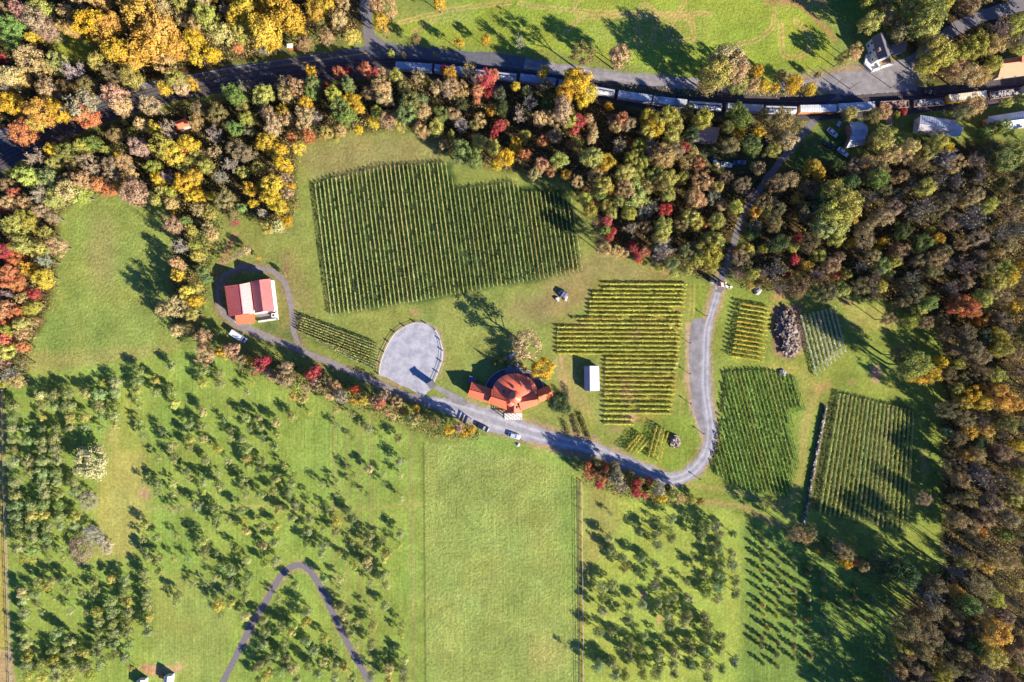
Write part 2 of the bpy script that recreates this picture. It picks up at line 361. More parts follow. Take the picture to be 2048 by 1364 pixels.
# hay field
HAY = [(849, 884), (880, 888), (960, 880), (1040, 895), (1120, 918), (1150, 945), (1157, 1140), (1162, 1460), (852, 1460)]
paint(HAY, (168, 193, 90), 3, rough=1.5, mow=0.6, warp=0.3); stroke([(847, 884), (851, 1364)], 1.5, (95, 110, 50), 0.7, 1.5, warp=0.1)
paint([(880, 868), (1000, 872), (1120, 905), (1160, 960), (1150, 990), (1110, 935), (980, 900)], (148, 180, 76), 6, rough=0.6)
paint([(1115, 940), (1152, 960), (1158, 1200), (1128, 1190)], (150, 185, 82), 10, rough=1.2); blob(1090, 1310, 60, 50, (182, 190, 98), 0.7); blob(960, 960, 100, 60, (150, 178, 84), 0.5)
for pl in [[(855, 1300), (900, 1240), (965, 1170), (1010, 1125)], [(870, 1330), (930, 1250), (1000, 1165)], [(850, 1190), (920, 1194), (1000, 1140)], [(860, 1298), (960, 1294), (1110, 1250)],
           [(890, 960), (920, 930), (980, 920), (1060, 925)], [(900, 1000), (950, 950), (1024, 950)], [(1060, 1030), (1000, 1040), (980, 1080), (1010, 1110), (1080, 1090)], [(1024, 1100), (1060, 1070), (1100, 1060)], [(1040, 1250), (1120, 1250)], [(940, 1030), (960, 1010), (1010, 1000)]]:
    stroke(smooth(pl), 1.0, (178, 194, 108), 0.35, 1.6, gap=2.5)
# right lower meadow and orchard
LOWR = [(1160, 955), (1200, 985), (1300, 1005), (1420, 1010), (1560, 1050), (1640, 1095), (1720, 1150), (1790, 1230), (1800, 1460), (1168, 1460), (1162, 1100)]
paint(LOWR, (166, 190, 78), 6, rough=0.5, mow=0.5)
paint([(1166, 965), (1230, 985), (1240, 1060), (1185, 1140), (1168, 1200)], (165, 172, 82), 10, mow=0.6)
paint([(1480, 1040), (1560, 1050), (1800, 1240), (1800, 1460), (1480, 1460)], (128, 162, 68), 10)
blob(1283, 1190, 10, 12, (210, 160, 120), 0.7); blob(1316, 1240, 6, 14, (215, 160, 120), 0.8); blob(1430, 1095, 25, 14, (195, 170, 100), 0.5)
stroke([(1160, 955), (1163, 1364)], 9, (176, 172, 78), 0.7, 3, warp=0.15)
# lawns in the middle
CENT = [(598, 300), (700, 266), (850, 266), (905, 322), (1010, 350), (1130, 362), (1185, 440), (1190, 497), (1300, 528), (1400, 560), (1440, 575), (1420, 650), (1380, 830), (1420, 900), (1340, 955), (1240, 915), (1100, 870), (980, 820), (880, 790), (800, 745), (620, 690), (560, 560), (500, 520), (540, 470), (592, 440)]
paint(CENT, (150, 167, 76), 6, rough=0.5)
paint([(605, 300), (700, 270), (850, 270), (900, 320), (890, 330), (640, 360), (610, 350)], (160, 164, 90), 10, rough=0.9)
paint([(625, 365), (768, 335), (903, 326), (915, 380), (1040, 365), (1145, 385), (1168, 546), (1013, 572), (788, 612), (662, 630)], (78, 106, 47), 4)
paint([(1200, 500), (1320, 545), (1380, 565), (1200, 562), (1120, 640), (1080, 640), (1060, 600), (1100, 560)], (162, 158, 88), 14)
blob(1060, 620, 70, 40, (165, 152, 92), 0.6); blob(1150, 585, 60, 30, (165, 155, 90), 0.5); blob(830, 660, 40, 20, (152, 150, 95), 0.5); blob(831, 622, 12, 8, (200, 150, 110), 0.7)
paint([(1380, 560), (1420, 575), (1405, 640), (1375, 640), (1378, 840), (1410, 890), (1390, 930), (1340, 950), (1250, 915), (1230, 860), (1345, 830), (1375, 700)], (140, 165, 62), 6, mow=0.6)
for x0, x1 in ((1382, 1358), (1390, 1364)): stroke([(x0, 570), (x0 - 6, 690), (x1, 830)], 2, (182, 180, 90), 0.7, 2)
paint([(1115, 700), (1150, 705), (1160, 780), (1200, 860), (1190, 895), (1150, 880), (1130, 800)], (172, 166, 88), 10)
stroke([(1120, 705), (1130, 760), (1136, 800), (1150, 860), (1152, 875)], 3.5, (198, 170, 108), 0.9, 3); stroke([(1110, 720), (1122, 770), (1130, 800)], 3, (198, 172, 115), 0.7, 3)
stroke([(1162, 770), (1172, 800), (1180, 840), (1184, 880)], 3, (186, 172, 96), 0.6, 3)
paint([(606, 632), (757, 688), (757, 744), (655, 698), (600, 672)], (105, 132, 58), 4)
paint([(1205, 560), (1375, 565), (1360, 706), (1344, 830), (1276, 848), (1210, 845), (1211, 712), (1115, 708), (1118, 648), (1180, 640), (1180, 580)], (156, 158, 66), 4)
blob(1268, 670, 16, 18, (212, 172, 120), 0.7); blob(1165, 650, 30, 14, (200, 165, 100), 0.5); blob(1255, 785, 24, 34, (210, 170, 112), 0.8); blob(1262, 835, 22, 14, (215, 178, 125), 0.8); blob(1230, 860, 25, 14, (165, 150, 90), 0.6)
paint([(1120, 800), (1210, 850), (1240, 900), (1180, 890)], (150, 165, 70), 8)
# east pastures
EAST = [(1425, 575), (1600, 588), (1760, 604), (1868, 640), (1884, 700), (1882, 1138), (1840, 1150), (1800, 1230), (1720, 1150), (1640, 1095), (1560, 1050), (1420, 1008), (1350, 975), (1420, 910), (1428, 830), (1420, 700)]
paint(EAST, (146, 168, 68), 6, rough=0.6)
paint([(1690, 600), (1770, 615), (1790, 660), (1690, 660)], (172, 176, 84), 8)
paint([(1540, 720), (1600, 730), (1640, 770), (1615, 850), (1600, 800), (1530, 745)], (172, 178, 80), 8)
stroke(smooth([(1652, 770), (1630, 790), (1612, 850), (1600, 930), (1585, 990), (1560, 1012)]), 12, (180, 176, 88), 0.8, 8)
blob(1640, 775, 24, 12, (190, 170, 95), 0.7); blob(1755, 745, 16, 24, (188, 152, 115), 0.9); blob(1700, 762, 14, 8, (190, 160, 95), 0.6)
paint([(1452, 742), (1530, 738), (1592, 755), (1610, 820), (1580, 825), (1598, 920), (1576, 992), (1500, 986), (1424, 946), (1448, 800)], (118, 155, 60), 5)
paint([(1676, 784), (1822, 819), (1826, 900), (1810, 1062), (1636, 1024)], (100, 124, 54), 4); paint([(1640, 812), (1676, 786), (1640, 1020), (1612, 1020)], (118, 130, 62), 4)  # second patch: shade left of the first vine row put into the ground colour
blob(1850, 930, 14, 40, (188, 178, 95), 0.7); blob(1850, 1000, 12, 30, (175, 170, 85), 0.6)
paint([(1545, 612), (1600, 605), (1612, 690), (1580, 722), (1548, 700)], (170, 140, 100), 5); blob(1592, 700, 20, 20, (205, 170, 125), 0.8)
stroke([(1395, 1003), (1480, 1012), (1560, 1050)], 6, (182, 170, 95), 0.8, 5); stroke([(1360, 968), (1480, 985), (1560, 1015), (1600, 1050)], 4, (178, 170, 95), 0.6, 4)
stroke([(1424, 580), (1404, 640)], 5, (150, 170, 65), 0.6)
# around the barn
paint([(445, 640), (520, 655), (560, 672), (600, 690), (585, 650), (575, 620), (560, 640), (500, 650)], (120, 140, 70), 5)
paint([(420, 400), (470, 430), (500, 470), (545, 470), (600, 440), (640, 640), (600, 640), (570, 540), (500, 520), (430, 540), (415, 480)], (148, 162, 76), 6, rough=0.7)
stroke(smooth([(470, 470), (455, 500), (440, 530), (430, 560)]), 8, (182, 150, 95), 0.7, 4); blob(468, 442, 12, 14, (160, 120, 95), 0.7)
for k in range(18): stroke([(562 + k * 1.2, 512 + k * 6), (590 + k * 2.2, 506 + k * 6.4)], 1.6, (165, 142, 90), 0.6, 1.6)
blob(570, 560, 10, 60, (140, 110, 80), 0.6); paint([(548, 560), (572, 560), (580, 660), (556, 660)], (150, 150, 75), 4)
stroke(smooth([(445, 560), (437, 585), (438, 612), (452, 628)]), 8, (190, 160, 120), 0.8, 4)
# verges by the yards upper right
paint([(1560, 150), (1660, 140), (1740, 120), (1800, 120), (1850, 175), (1800, 190), (1660, 190), (1580, 190)], (168, 155, 110), 6)
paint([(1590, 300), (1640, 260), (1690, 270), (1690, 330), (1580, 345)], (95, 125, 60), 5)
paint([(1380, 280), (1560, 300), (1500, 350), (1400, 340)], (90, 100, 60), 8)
stroke(smooth([(900, 112), (1000, 125), (1100, 150), (1220, 172), (1350, 190), (1480, 196), (1600, 196)]), 10, (170, 130, 90), 0.7, 6)
paint([(850, 80), (1040, 110), (1250, 140), (1320, 140), (1200, 120), (1000, 96)], (150, 150, 80), 4, 0.6)
for x, y, r in ((590, 288, 18), (640, 276, 14), (215, 388, 22), (560, 462, 14), (1240, 505, 30), (1330, 540, 24), (1690, 605, 26), (1560, 590, 30), (80, 640, 10), (520, 200, 12)):
    blob(x, y, r, r * 0.5, (205, 165, 100), 0.6)

# worn verges beside the gravel and along the roads
DRV = [(1440, 560), (1424, 624), (1411, 690), (1411, 780), (1418, 830), (1421, 872), (1410, 912), (1383, 944), (1345, 959), (1300, 944), (1240, 920), (1180, 896), (1120, 882), (1070, 868), (1020, 853), (975, 838), (935, 824)]
stroke(smooth(DRV), 27, (184, 166, 118), 0.75, 7, warp=0.8); stroke(smooth(DRV[-6:]), 44, (184, 166, 118), 0.7, 7, warp=0.8)
stroke([(1379, 650), (1376, 752), (1384, 815), (1404, 870)], 7, (200, 176, 130), 0.8, 4, warp=0.6)
stroke([(740 + x / 4.872, 620 + y / 4.872) for x, y in [(280, 722), (92, 630), (105, 520), (175, 335), (310, 180), (500, 120), (670, 230), (718, 430), (650, 640)]], 9, (186, 170, 120), 0.7, 5, warp=0.6)
stroke(smooth([(476, 1305), (511, 1236), (552, 1167), (590, 1131), (622, 1145), (652, 1197), (692, 1280), (743, 1370)]), 15, (178, 160, 112), 0.55, 5, warp=0.8)
stroke(smooth([(900, 815), (820, 793), (690, 738), (560, 684), (455, 640), (436, 585), (480, 536), (542, 542), (577, 588), (597, 690)]), 15, (160, 140, 100), 0.55, 6, warp=0.8)
EDGE = np.ones(shp); EDGE[:8] = 0; EDGE[-8:] = 0; EDGE[:, :8] = 0; EDGE[:, -8:] = 0
MOW *= EDGE
COL *= (1 + EDGE * (0.10 * vnoise(shp, 30, rng) + 0.10 * vnoise(shp, 9, rng) + 0.08 * vnoise(shp, 3, rng)))[..., None]
yl = 0.5 + 0.5 * vnoise(shp, 22, rng) * EDGE; COL[..., 0] *= 0.92 + 0.16 * yl
K_G = 1.95
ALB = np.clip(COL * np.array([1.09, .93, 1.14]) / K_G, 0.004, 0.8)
GX = (PX - 1024) * S; GY = (682 - PY) * S
V = np.stack([GX, GY, np.zeros(shp)], -1).reshape(-1, 3)
ny, nx = shp
idx = np.arange(ny * nx).reshape(ny, nx)
Q = np.stack([idx[1:, :-1], idx[1:, 1:], idx[:-1, 1:], idx[:-1, :-1]], -1).reshape(-1, 4)

def ground_mat():
    m = bpy.data.materials.new('grass_ground'); m.use_nodes = True; t = m.node_tree; N = t.nodes; L = t.links
    b = N['Principled BSDF']; b.inputs['Roughness'].default_value = 0.95; b.inputs['Specular IOR Level'].default_value = 0.05
    c = N.new('ShaderNodeAttribute'); c.attribute_name = 'col'; r = N.new('ShaderNodeAttribute'); r.attribute_name = 'rough'; mo = N.new('ShaderNodeAttribute'); mo.attribute_name = 'mow'
    geo = N.new('ShaderNodeNewGeometry')
    def noise(sc, det, rg=0.6):
        n = N.new('ShaderNodeTexNoise'); n.inputs['Scale'].default_value = sc; n.inputs['Detail'].default_value = det; n.inputs['Roughness'].default_value = rg
        L.new(geo.outputs['Position'], n.inputs['Vector']); return n.outputs[0]
    def rng_(i, a, bb, lo, hi):
        q = N.new('ShaderNodeMapRange'); q.inputs[1].default_value = a; q.inputs[2].default_value = bb; q.inputs[3].default_value = lo; q.inputs[4].default_value = hi; L.new(i, q.inputs[0]); return q.outputs[0]
    def math_(op, a, bb):
        q = N.new('ShaderNodeMath'); q.operation = op
        for k, v in ((0, a), (1, bb)):
            if hasattr(v, 'links'): L.new(v, q.inputs[k])
            else: q.inputs[k].default_value = v
        return q.outputs[0]
    n1 = noise(0.9, 6, 0.75); n2 = noise(0.12, 4); n3 = noise(3.5, 3)
    f = math_('MULTIPLY', rng_(n1, 0.3, 0.7, 0.62, 1.38), rng_(n2, 0.3, 0.7, 0.88, 1.12))
    # mower swaths along y, wobbling a little
    sx = N.new('ShaderNodeSeparateXYZ'); L.new(geo.outputs['Position'], sx.inputs[0])
    mp = N.new('ShaderNodeMapping'); mp.inputs['Scale'].default_value = (1.7, 0.035, 1); L.new(geo.outputs['Position'], mp.inputs[0])
    ws = N.new('ShaderNodeTexNoise'); ws.inputs['Scale'].default_value = 1.0; ws.inputs['Detail'].default_value = 4; ws.inputs['Roughness'].default_value = 0.7; L.new(mp.outputs[0], ws.inputs['Vector'])
    wv = N.new('ShaderNodeMapRange'); wv.inputs[1].default_value = 0.3; wv.inputs[2].default_value = 0.7; wv.inputs[3].default_value = -1; wv.inputs[4].default_value = 1; L.new(ws.outputs[0], wv.inputs[0])
    amp = math_('MULTIPLY', math_('MULTIPLY', wv.outputs[0], mo.outputs['Fac']), math_('MULTIPLY', n1, 0.55))
    f = math_('MULTIPLY', f, math_('ADD', amp, 1.0))
    vm = N.new('ShaderNodeVectorMath'); vm.operation = 'SCALE'; L.new(c.outputs['Color'], vm.inputs[0]); L.new(f, vm.inputs['Scale'])
    L.new(vm.outputs[0], b.inputs['Base Color'])
    bp = N.new('ShaderNodeBump'); bp.inputs['Distance'].default_value = 0.9
    L.new(math_('ADD', n1, math_('MULTIPLY', n3, 0.25)), bp.inputs['Height']); L.new(math_('MULTIPLY', r.outputs['Fac'], 0.7), bp.inputs['Strength']); L.new(bp.outputs[0], b.inputs['Normal'])
    return m
gm = np_mesh('ground', V, Q, ground_mat())
a = gm.attributes.new('col', 'FLOAT_COLOR', 'POINT')
a.data.foreach_set('color', np.concatenate([ALB.reshape(-1, 3), np.ones((ny * nx, 1))], 1).astype(np.float32).ravel())
for nm, arr in (('rough', RGH), ('mow', MOW)):
    a = gm.attributes.new(nm, 'FLOAT', 'POINT'); a.data.foreach_set('value', arr.astype(np.float32).ravel())
go = bpy.data.objects.new('ground', gm); LINK(go); tag(go, 'autumn grass fields, lawns and woodland floor', None, None, 'structure')

# ------------------------------------------------------------------ roads, tracks, railway
def strip(name, pts, wd, z, m, n=6, jit=0.4, label=None, cols=9, ends=0):
    """pts in photograph pixels (x, y[, width px])"""
    pp = smooth([(p[0], p[1], p[2] if len(p) > 2 else wd) for p in pts], n)
    Vv = []; T = []
    for i, p in enumerate(pp):
        a = pp[max(i - 1, 0)]; b = pp[min(i + 1, len(pp) - 1)]
        dx, dy = b[0] - a[0], b[1] - a[1]; l = math.hypot(dx, dy) or 1; nx_, ny_ = -dy / l, dx / l
        for j in range(cols):
            t = -1 + 2 * j / (cols - 1); hw = p[2] / 2 * t
            if j in (0, cols - 1): hw += (random.random() - 0.5) * 2 * jit / S
            q = P(p[0] + nx_ * hw, p[1] + ny_ * hw, 0); Vv.append((q.x, q.y, z)); T.append(t)
    n_ = len(pp); Qs = []
    for i in range(n_ - 1):
        for j in range(cols - 1):
            k = i * cols + j; Qs.append((k, k + cols, k + cols + 1, k + 1))
    me = np_mesh(name, np.array(Vv), np.array(Qs), m)
    a = me.attributes.new('t', 'FLOAT', 'POINT'); a.data.foreach_set('value', np.array(T, np.float32))
    bm = bmesh.new(); bm.from_mesh(me); bmesh.ops.recalc_face_normals(bm, faces=bm.faces)
    if bm.faces and sum(f.normal.z for f in bm.faces) < 0: bmesh.ops.reverse_faces(bm, faces=bm.faces)
    bm.to_mesh(me); bm.free()
    o = bpy.data.objects.new(name, me); LINK(o); return tag(o, label, None, None, 'structure')

def patch(name, poly, z, m, label=None, jit=0.6):
    bm = bmesh.new(); vs = []
    n = len(poly)
    for i in range(n):
        x1, y1 = poly[i]; x2, y2 = poly[(i + 1) % n]; k = max(1, int(math.hypot(x2 - x1, y2 - y1) / 5))
        for s_ in range(k):
            t = s_ / k; q = P(x1 + (x2 - x1) * t + (random.random() - .5) * 2 * jit, y1 + (y2 - y1) * t + (random.random() - .5) * 2 * jit); vs.append(bm.verts.new((q.x, q.y, z)))
    bm.faces.new(vs); bmesh.ops.triangulate(bm, faces=bm.faces); bmesh.ops.recalc_face_normals(bm, faces=bm.faces)
    if sum(f.normal.z for f in bm.faces) < 0: bmesh.ops.reverse_faces(bm, faces=bm.faces)
    me = bpy.data.meshes.new(name); bm.to_mesh(me); bm.free(); me.materials.append(m)
    o = bpy.data.objects.new(name, me); LINK(o); return tag(o, label, None, None, 'structure')

HWY = [(-90, 300), (40, 262), (130, 226), (250, 188), (394, 159), (512, 139), (640, 120), (735, 106), (800, 103), (880, 110), (960, 116), (1049, 128), (1150, 142), (1250, 155), (1340, 163), (1430, 172), (1520, 178), (1600, 172), (1650, 162), (1720, 158)]
strip('highway', HWY[:12], 25, 0.020, M_ASPH, label='two lane highway along the railway')  # dark asphalt carried past the junction, tree shade put into the surface colour
strip('gravel_road', HWY[11:], 22, 0.012, M_GRAV2, label='worn road running on past the meadow to the yard')
strip('side_road', [(733, -90), (732, 0, 24), (736, 60, 20), (748, 90, 40), (760, 108, 80)], 24, 0.016, M_PATH, label='side road joining the highway at the top')
for off in (-0.9, 0.9):
    strip('centre_line', [(x, y + off) for x, y in HWY[:8]], 0.7, 0.026, M_YEL, jit=0.0, cols=2)
strip('edge_line', [(x, y - 11) for x, y in HWY[:7]], 0.6, 0.026, M_WHT, jit=0.0, cols=2)
patch('gravel_yard', [(1610, 165), (1660, 148), (1720, 140), (1775, 128), (1830, 110), (1845, 140), (1826, 165), (1835, 180), (1770, 186), (1690, 192), (1640, 178)], 0.017, M_GRAV2, 'gravel yard below the white house', 1.5)
strip('upper_lane', [(1830, 120), (1880, 78), (1930, 48), (1990, 24), (2060, 5), (2140, -15)], 26, 0.010, M_PATH, label='shaded lane climbing to the upper right corner')
RAIL = [(-90, 372), (0, 327), (60, 296), (140, 256), (240, 217), (350, 187), (440, 170), (512, 160), (600, 150), (700, 142), (790, 137), (870, 142), (1000, 157), (1110, 171), (1210, 188), (1340, 209), (1450, 219), (1560, 224), (1660, 223), (1760, 217), (1860, 207), (1960, 197), (2060, 187), (2140, 179)]
strip('railway_bed', [(x, y - 9) for x, y in RAIL], 50, 0.008, M_BALL, label='dark ballast bed of the railway')
strip('wood_lane', [(1680, 192), (1664, 208), (1640, 228), (1610, 262), (1580, 300), (1545, 342), (1512, 390), (1488, 430), (1470, 480), (1455, 525), (1443, 560), (1438, 585)], 13, 0.030, M_PATH, label='paved lane crossing the railway into the woods')
for off in (2.5, -17):
    pts = smooth([(x, y + off) for x, y in RAIL], 10)
    mb = MB(); acc = 0.0
    for (x1, y1), (x2, y2) in zip(pts[:-1], pts[1:]):
        a_, b_ = P(x1, y1), P(x2, y2); d = b_ - a_; L_ = d.length; ang = math.atan2(d.y, d.x)
        while acc < L_:
            c_ = a_ + d * (acc / L_); mb.box((c_.x, c_.y, 0.06), (0.24, 2.5, 0.14), ang); acc += 0.75
        acc -= L_
    tr = mb.build('railway_track', M_TIE); tag(tr, 'railway track on wooden ties ' + ('under the freight train' if off > 0 else 'beside the freight train'), None, None, 'structure')
    mr_ = MB()
    for s_ in (-0.72, 0.72):
        for (x1, y1), (x2, y2) in zip(pts[:-1], pts[1:]):
            a_, b_ = P(x1, y1), P(x2, y2); d = (b_ - a_).normalized(); nrm = Vector((-d.y, d.x, 0)) * s_
            c_ = (a_ + b_) / 2 + nrm; mr_.box((c_.x, c_.y, 0.21), ((b_ - a_).length + 0.05, 0.08, 0.15), math.atan2(d.y, d.x))
    mr_.build('rail', M_STEEL, tr)
# driveway
patch('driveway_layby', [(1384, 640), (1392, 637), (1408, 637), (1404, 700), (1404, 780), (1410, 850), (1414, 872), (1404, 868), (1393, 838), (1384, 806), (1379, 752), (1378, 684)], 0.012, M_GRAV2, 'grey gravel lay-by beside the driveway')
strip('driveway', [(1440, 560, 14), (1434, 590, 15), (1424, 624, 15), (1414, 660, 17), (1411, 720, 18), (1411, 780, 19), (1418, 830, 20), (1421, 872, 21), (1410, 912, 23), (1383, 944, 25), (1345, 959, 25), (1300, 944, 24), (1240, 920, 25), (1180, 896, 26), (1120, 882, 26), (1070, 868, 32), (1020, 853, 40), (975, 838, 42), (935, 824, 34), (895, 812, 30), (872, 804, 20), (845, 797, 7)],
      20, 0.018, M_GRAV, label='pale gravel driveway curving round the small vineyard')
LOTZ = [(410, 130), (500, 120), (600, 155), (670, 230), (690, 310), (718, 430), (690, 540), (650, 640), (618, 710), (600, 770), (560, 800), (520, 840), (440, 800), (380, 765), (280, 722), (160, 655), (92, 630), (105, 520), (140, 420), (175, 335), (230, 240), (310, 180)]
LOT = [(740 + x / 4.872, 620 + y / 4.872) for x, y in LOTZ]
lots = smooth(LOT + [LOT[0]], 4)[:-1]
patch('car_park', lots, 0.022, M_LOT, 'egg shaped pale gravel car park', 0.3)
strip('barn_lane', [(900, 815, 20), (850, 802, 18), (820, 793, 15), (760, 768, 13), (690, 738, 13), (620, 708, 13), (560, 684, 13), (500, 660, 16), (462, 640, 14), (440, 612, 9), (436, 585, 7), (440, 560, 7), (455, 545, 8), (480, 536, 9), (517, 537, 9)], 14, 0.014, M_DIRT, label='shaded lane running to the barn')
strip('barn_track', [(505, 535), (517, 537), (542, 542), (565, 559), (577, 588), (583, 625), (587, 661), (597, 690)], 10, 0.019, M_DIRT, label='stony track bending round the barn', jit=0.12)
patch('footpath', [(873, 769), (890, 778), (915, 790), (935, 800), (930, 812), (905, 806), (893, 792), (868, 776)], 0.021, M_GRAV2, 'gravel footpath from the car park')
strip('orchard_path', [(430, 1400), (446, 1364), (476, 1305), (511, 1236), (532, 1203), (552, 1167), (570, 1143), (590, 1131), (606, 1132), (622, 1145), (635, 1165), (652, 1197), (672, 1240), (692, 1280), (712, 1318), (743, 1370), (760, 1410)], 12, 0.015, M_PATH, label='hairpin asphalt path in the orchard', jit=0.08)
# ------------------------------------------------------------------ buildings
def lerp(a, b, t): return a + (b - a) * t

def gable(parent, o, ridge, ea, eb, zr, za, zb, mroof, mwall, inset=0.35, th=0.18, mroofb=None, win=0, roofname='roof', seams=True, base=0.0):
    """ridge, ea, eb: two photograph points each, same direction; adds wall and roof parts"""
    r = [P(*ridge[0], zr), P(*ridge[1], zr)]; A = [P(*ea[0], za), P(*ea[1], za)]; B = [P(*eb[0], zb), P(*eb[1], zb)]
    rf = MB(o)
    rf.slab([A[0], A[1], r[1], r[0]], th, 0); rf.slab([r[0], r[1], B[1], B[0]], th, 1)
    d = (r[1] - r[0]).normalized()
    if seams:
        L_ = (r[1] - r[0]).length; n = max(3, int(L_ / 0.9))
        for sidei, E in ((0, A), (1, B)):
            for k in range(n + 1):
                t = k / n; p, q = lerp(E[0], E[1], t), lerp(r[0], r[1], t); up = Vector((0, 0, 0.03))
                rf.bar(p + up, q + up, 0.035, 4, mi=sidei)
    rf.bar(r[0] + Vector((0, 0, .04)), r[1] + Vector((0, 0, .04)), 0.13, 6, mi=0)
    ro = rf.build(roofname, [mroof, mroofb or mroof], parent)
    # walls
    ctr = (A[0] + A[1] + B[0] + B[1]) / 4
    def ins(p, e):
        q = p.copy(); a = (ctr - p); a.z = 0
        along = d * a.dot(d); acr = a - along
        q += along.normalized() * inset + (acr.normalized() * inset if acr.length > 1e-3 else Vector()); q.z = e; return q
    zt = lambda z, zz: z - th - 0.02
    wa = [ins(A[0], za), ins(A[1], za)]; wb = [ins(B[0], zb), ins(B[1], zb)]
    fa = inset / max(0.1, ((A[0] - r[0]) * 1).xy.length); fb = inset / max(0.1, (B[0] - r[0]).xy.length)
    for p in wa: p.z = za + (zr - za) * min(fa, .5) - th - 0.03
    for p in wb: p.z = zb + (zr - zb) * min(fb, .5) - th - 0.03
    rr = [r[0] + d * inset, r[1] - d * inset]
    for p in rr: p.z = zr - th - 0.05
    g = lambda p: Vector((p.x, p.y, base))
    wl = MB(o)
    vs = [wa[0], wa[1], wb[1], wb[0], g(wa[0]), g(wa[1]), g(wb[1]), g(wb[0]), rr[0], rr[1]]
    wl.add(vs, [(0, 1, 5, 4), (3, 7, 6, 2), (0, 4, 7, 3, 8), (1, 9, 2, 6, 5)])
    wl.build('wall', mwall, parent)
    if win:
        for W in (wa, wb):
            for k in range(win):
                c = lerp(W[0], W[1], (k + 0.5) / win); hgt = W[0].z
                ang = math.atan2(d.y, d.x)
                for zc in ([hgt * 0.5] if hgt < 4 else [hgt * 0.28, hgt * 0.72]):
                    f = MB(o); f.box((c.x, c.y, zc), (1.15, 0.1, 1.35), ang); fo = f.build('window_frame', M_WHITE, parent)
                    f2 = MB(o); f2.box((c.x, c.y, zc), (0.9, 0.16, 1.1), ang); f2.build('pane', M_GLASS, fo)
    return r, wa, wb

def ctrpt(*pts):
    q = P(sum(p[0] for p in pts) / len(pts), sum(p[1] for p in pts) / len(pts)); return q

# barn
o = ctrpt((500, 600)); barn = empty('barn', o, 'big red metal barn with two parallel gable roofs, the western one pale where sunlit', 'barn')
gable(barn, o, ((479, 569), (486.3, 627.8)), ((449, 572.6), (457.6, 633.7)), ((500.5, 564.5), (508.2, 626.5)), 8.2, 5.2, 5.2, M_REDB, M_WHITE, mroofb=M_PINK, win=4)
gable(barn, o, ((519, 560), (526.8, 622.8)), ((501.8, 563), (509.8, 626)), ((541, 557.4), (548.8, 621.2)), 8.6, 5.6, 5.2, M_REDB, M_WHITE, win=4)
m_ = MB(o); m_.slab([P(541.5, 560, 4.2), P(549, 620.8, 4.2), P(553.5, 620.2, 3.6), P(547, 560.2, 3.6)], 0.15); m_.build('side_canopy', M_WHITE, barn)
m_ = MB(o); m_.slab([P(470, 630.5, 4.3), P(509, 627.3, 4.3), P(509.5, 646, 3.0), P(473.5, 648.6, 3.0)], 0.15)
lr = m_.build('lean_to_roof', M_RED, barn)
m_ = MB(o); m_.prism([P(474.5, 636), P(506, 634), P(506.5, 644), P(476, 646)], 0, 2.9); m_.build('lean_to_wall', M_WHITE, barn)
m_ = MB(o)
for a_, b_ in (((511, 627.5), (554, 622)), ((554, 622), (556, 638)), ((556, 638), (520, 643))):
    A_, B_ = P(*a_), P(*b_); c_ = (A_ + B_) / 2; m_.box((c_.x, c_.y, 0.6), ((B_ - A_).length + 0.6, 0.6, 1.2), math.atan2(B_.y - A_.y, B_.x - A_.x))
yw = m_.build('yard_wall', M_STUCCO, barn)
m_ = MB(o); c_ = P(551, 631); m_.box((c_.x, c_.y, 1.2), (1.6, 1.6, 2.4)); m_.box((c_.x, c_.y, 2.43), (0.8, 0.8, 0.06), mi=1); m_.build('wellhouse', [M_WHITE, M_GLASS], barn)
m_ = MB(o); m_.prism([P(512, 629), P(553, 624), P(554.5, 637), P(521, 641)], 0.03, 0.06); m_.build('yard_floor', M_DIRT, barn)

# winery
o = ctrpt((1022, 800)); win_ = empty('winery_building', o, 'winery with sprawling orange red roofs, rounded rear wing and white porch', 'winery')
gable(win_, o, ((939.3, 779.7), (980.4, 791.4)), ((943.4, 763.9), (984.5, 778)), ((935.2, 792.6), (975, 805)), 6.4, 3.9, 3.9, M_RED, M_STUCCO, win=3)
gable(win_, o, ((982, 793.4), (1012, 803)), ((984.2, 777.4), (1008, 786.5)), ((975.2, 805.5), (1014, 820.5)), 8.8, 5.9, 5.6, M_RED, M_STUCCO, win=2)
gable(win_, o, ((1074.8, 799), (1038, 805)), ((1068.9, 782), (1036, 791.4)), ((1077.7, 808.4), (1042, 821.3)), 8.8, 5.9, 5.6, M_RED, M_STUCCO, win=2)
gable(win_, o, ((1103.5, 783.2), (1077, 793.8)), ((1098.5, 770.3), (1073, 781)), ((1107, 792.6), (1079.2, 805.5)), 6.4, 3.9, 3.9, M_RED, M_STUCCO, win=2)
gable(win_, o, ((1029, 800), (1027.9, 825.5)), ((1014.5, 806), (1009.5, 825.8)), ((1043.5, 805), (1044, 825.8)), 7.6, 4.8, 4.8, M_RED, M_STUCCO)
m_ = MB(o); m_.prism([P(985, 786, 5), P(1003, 781, 5), P(1030, 778, 5), P(1058, 783, 5), P(1072, 790, 5), P(1046, 806, 5), P(1030, 812, 5), P(1010, 805, 5)], 4.0, 5.45); m_.build('flat_roof', M_RED, win_)
cc = P(1029.5, 781, 5.6)
m_ = MB(o); m_.cone((cc.x, cc.y), 8.6, 5.6, 9.2, 56, 6.7)
m_.build('apse_roof', M_RED, win_, smooth=True)
m_ = MB(o); m_.cyl((cc.x, cc.y), 8.2, 0, 5.58, 40, 6.3); m_.build('apse_wall', M_STUCCO, win_)
for x, y, z in ((1026, 775, 8.3), (1008, 783, 7.3), (1047, 782, 7.3)):
    q = P(x, y, z); m_ = MB(o); m_.box((q.x, q.y, z), (0.8, 1.2, 0.5)); m_.build('skylight', M_GLASS, win_)
q = P(1030, 795, 10)
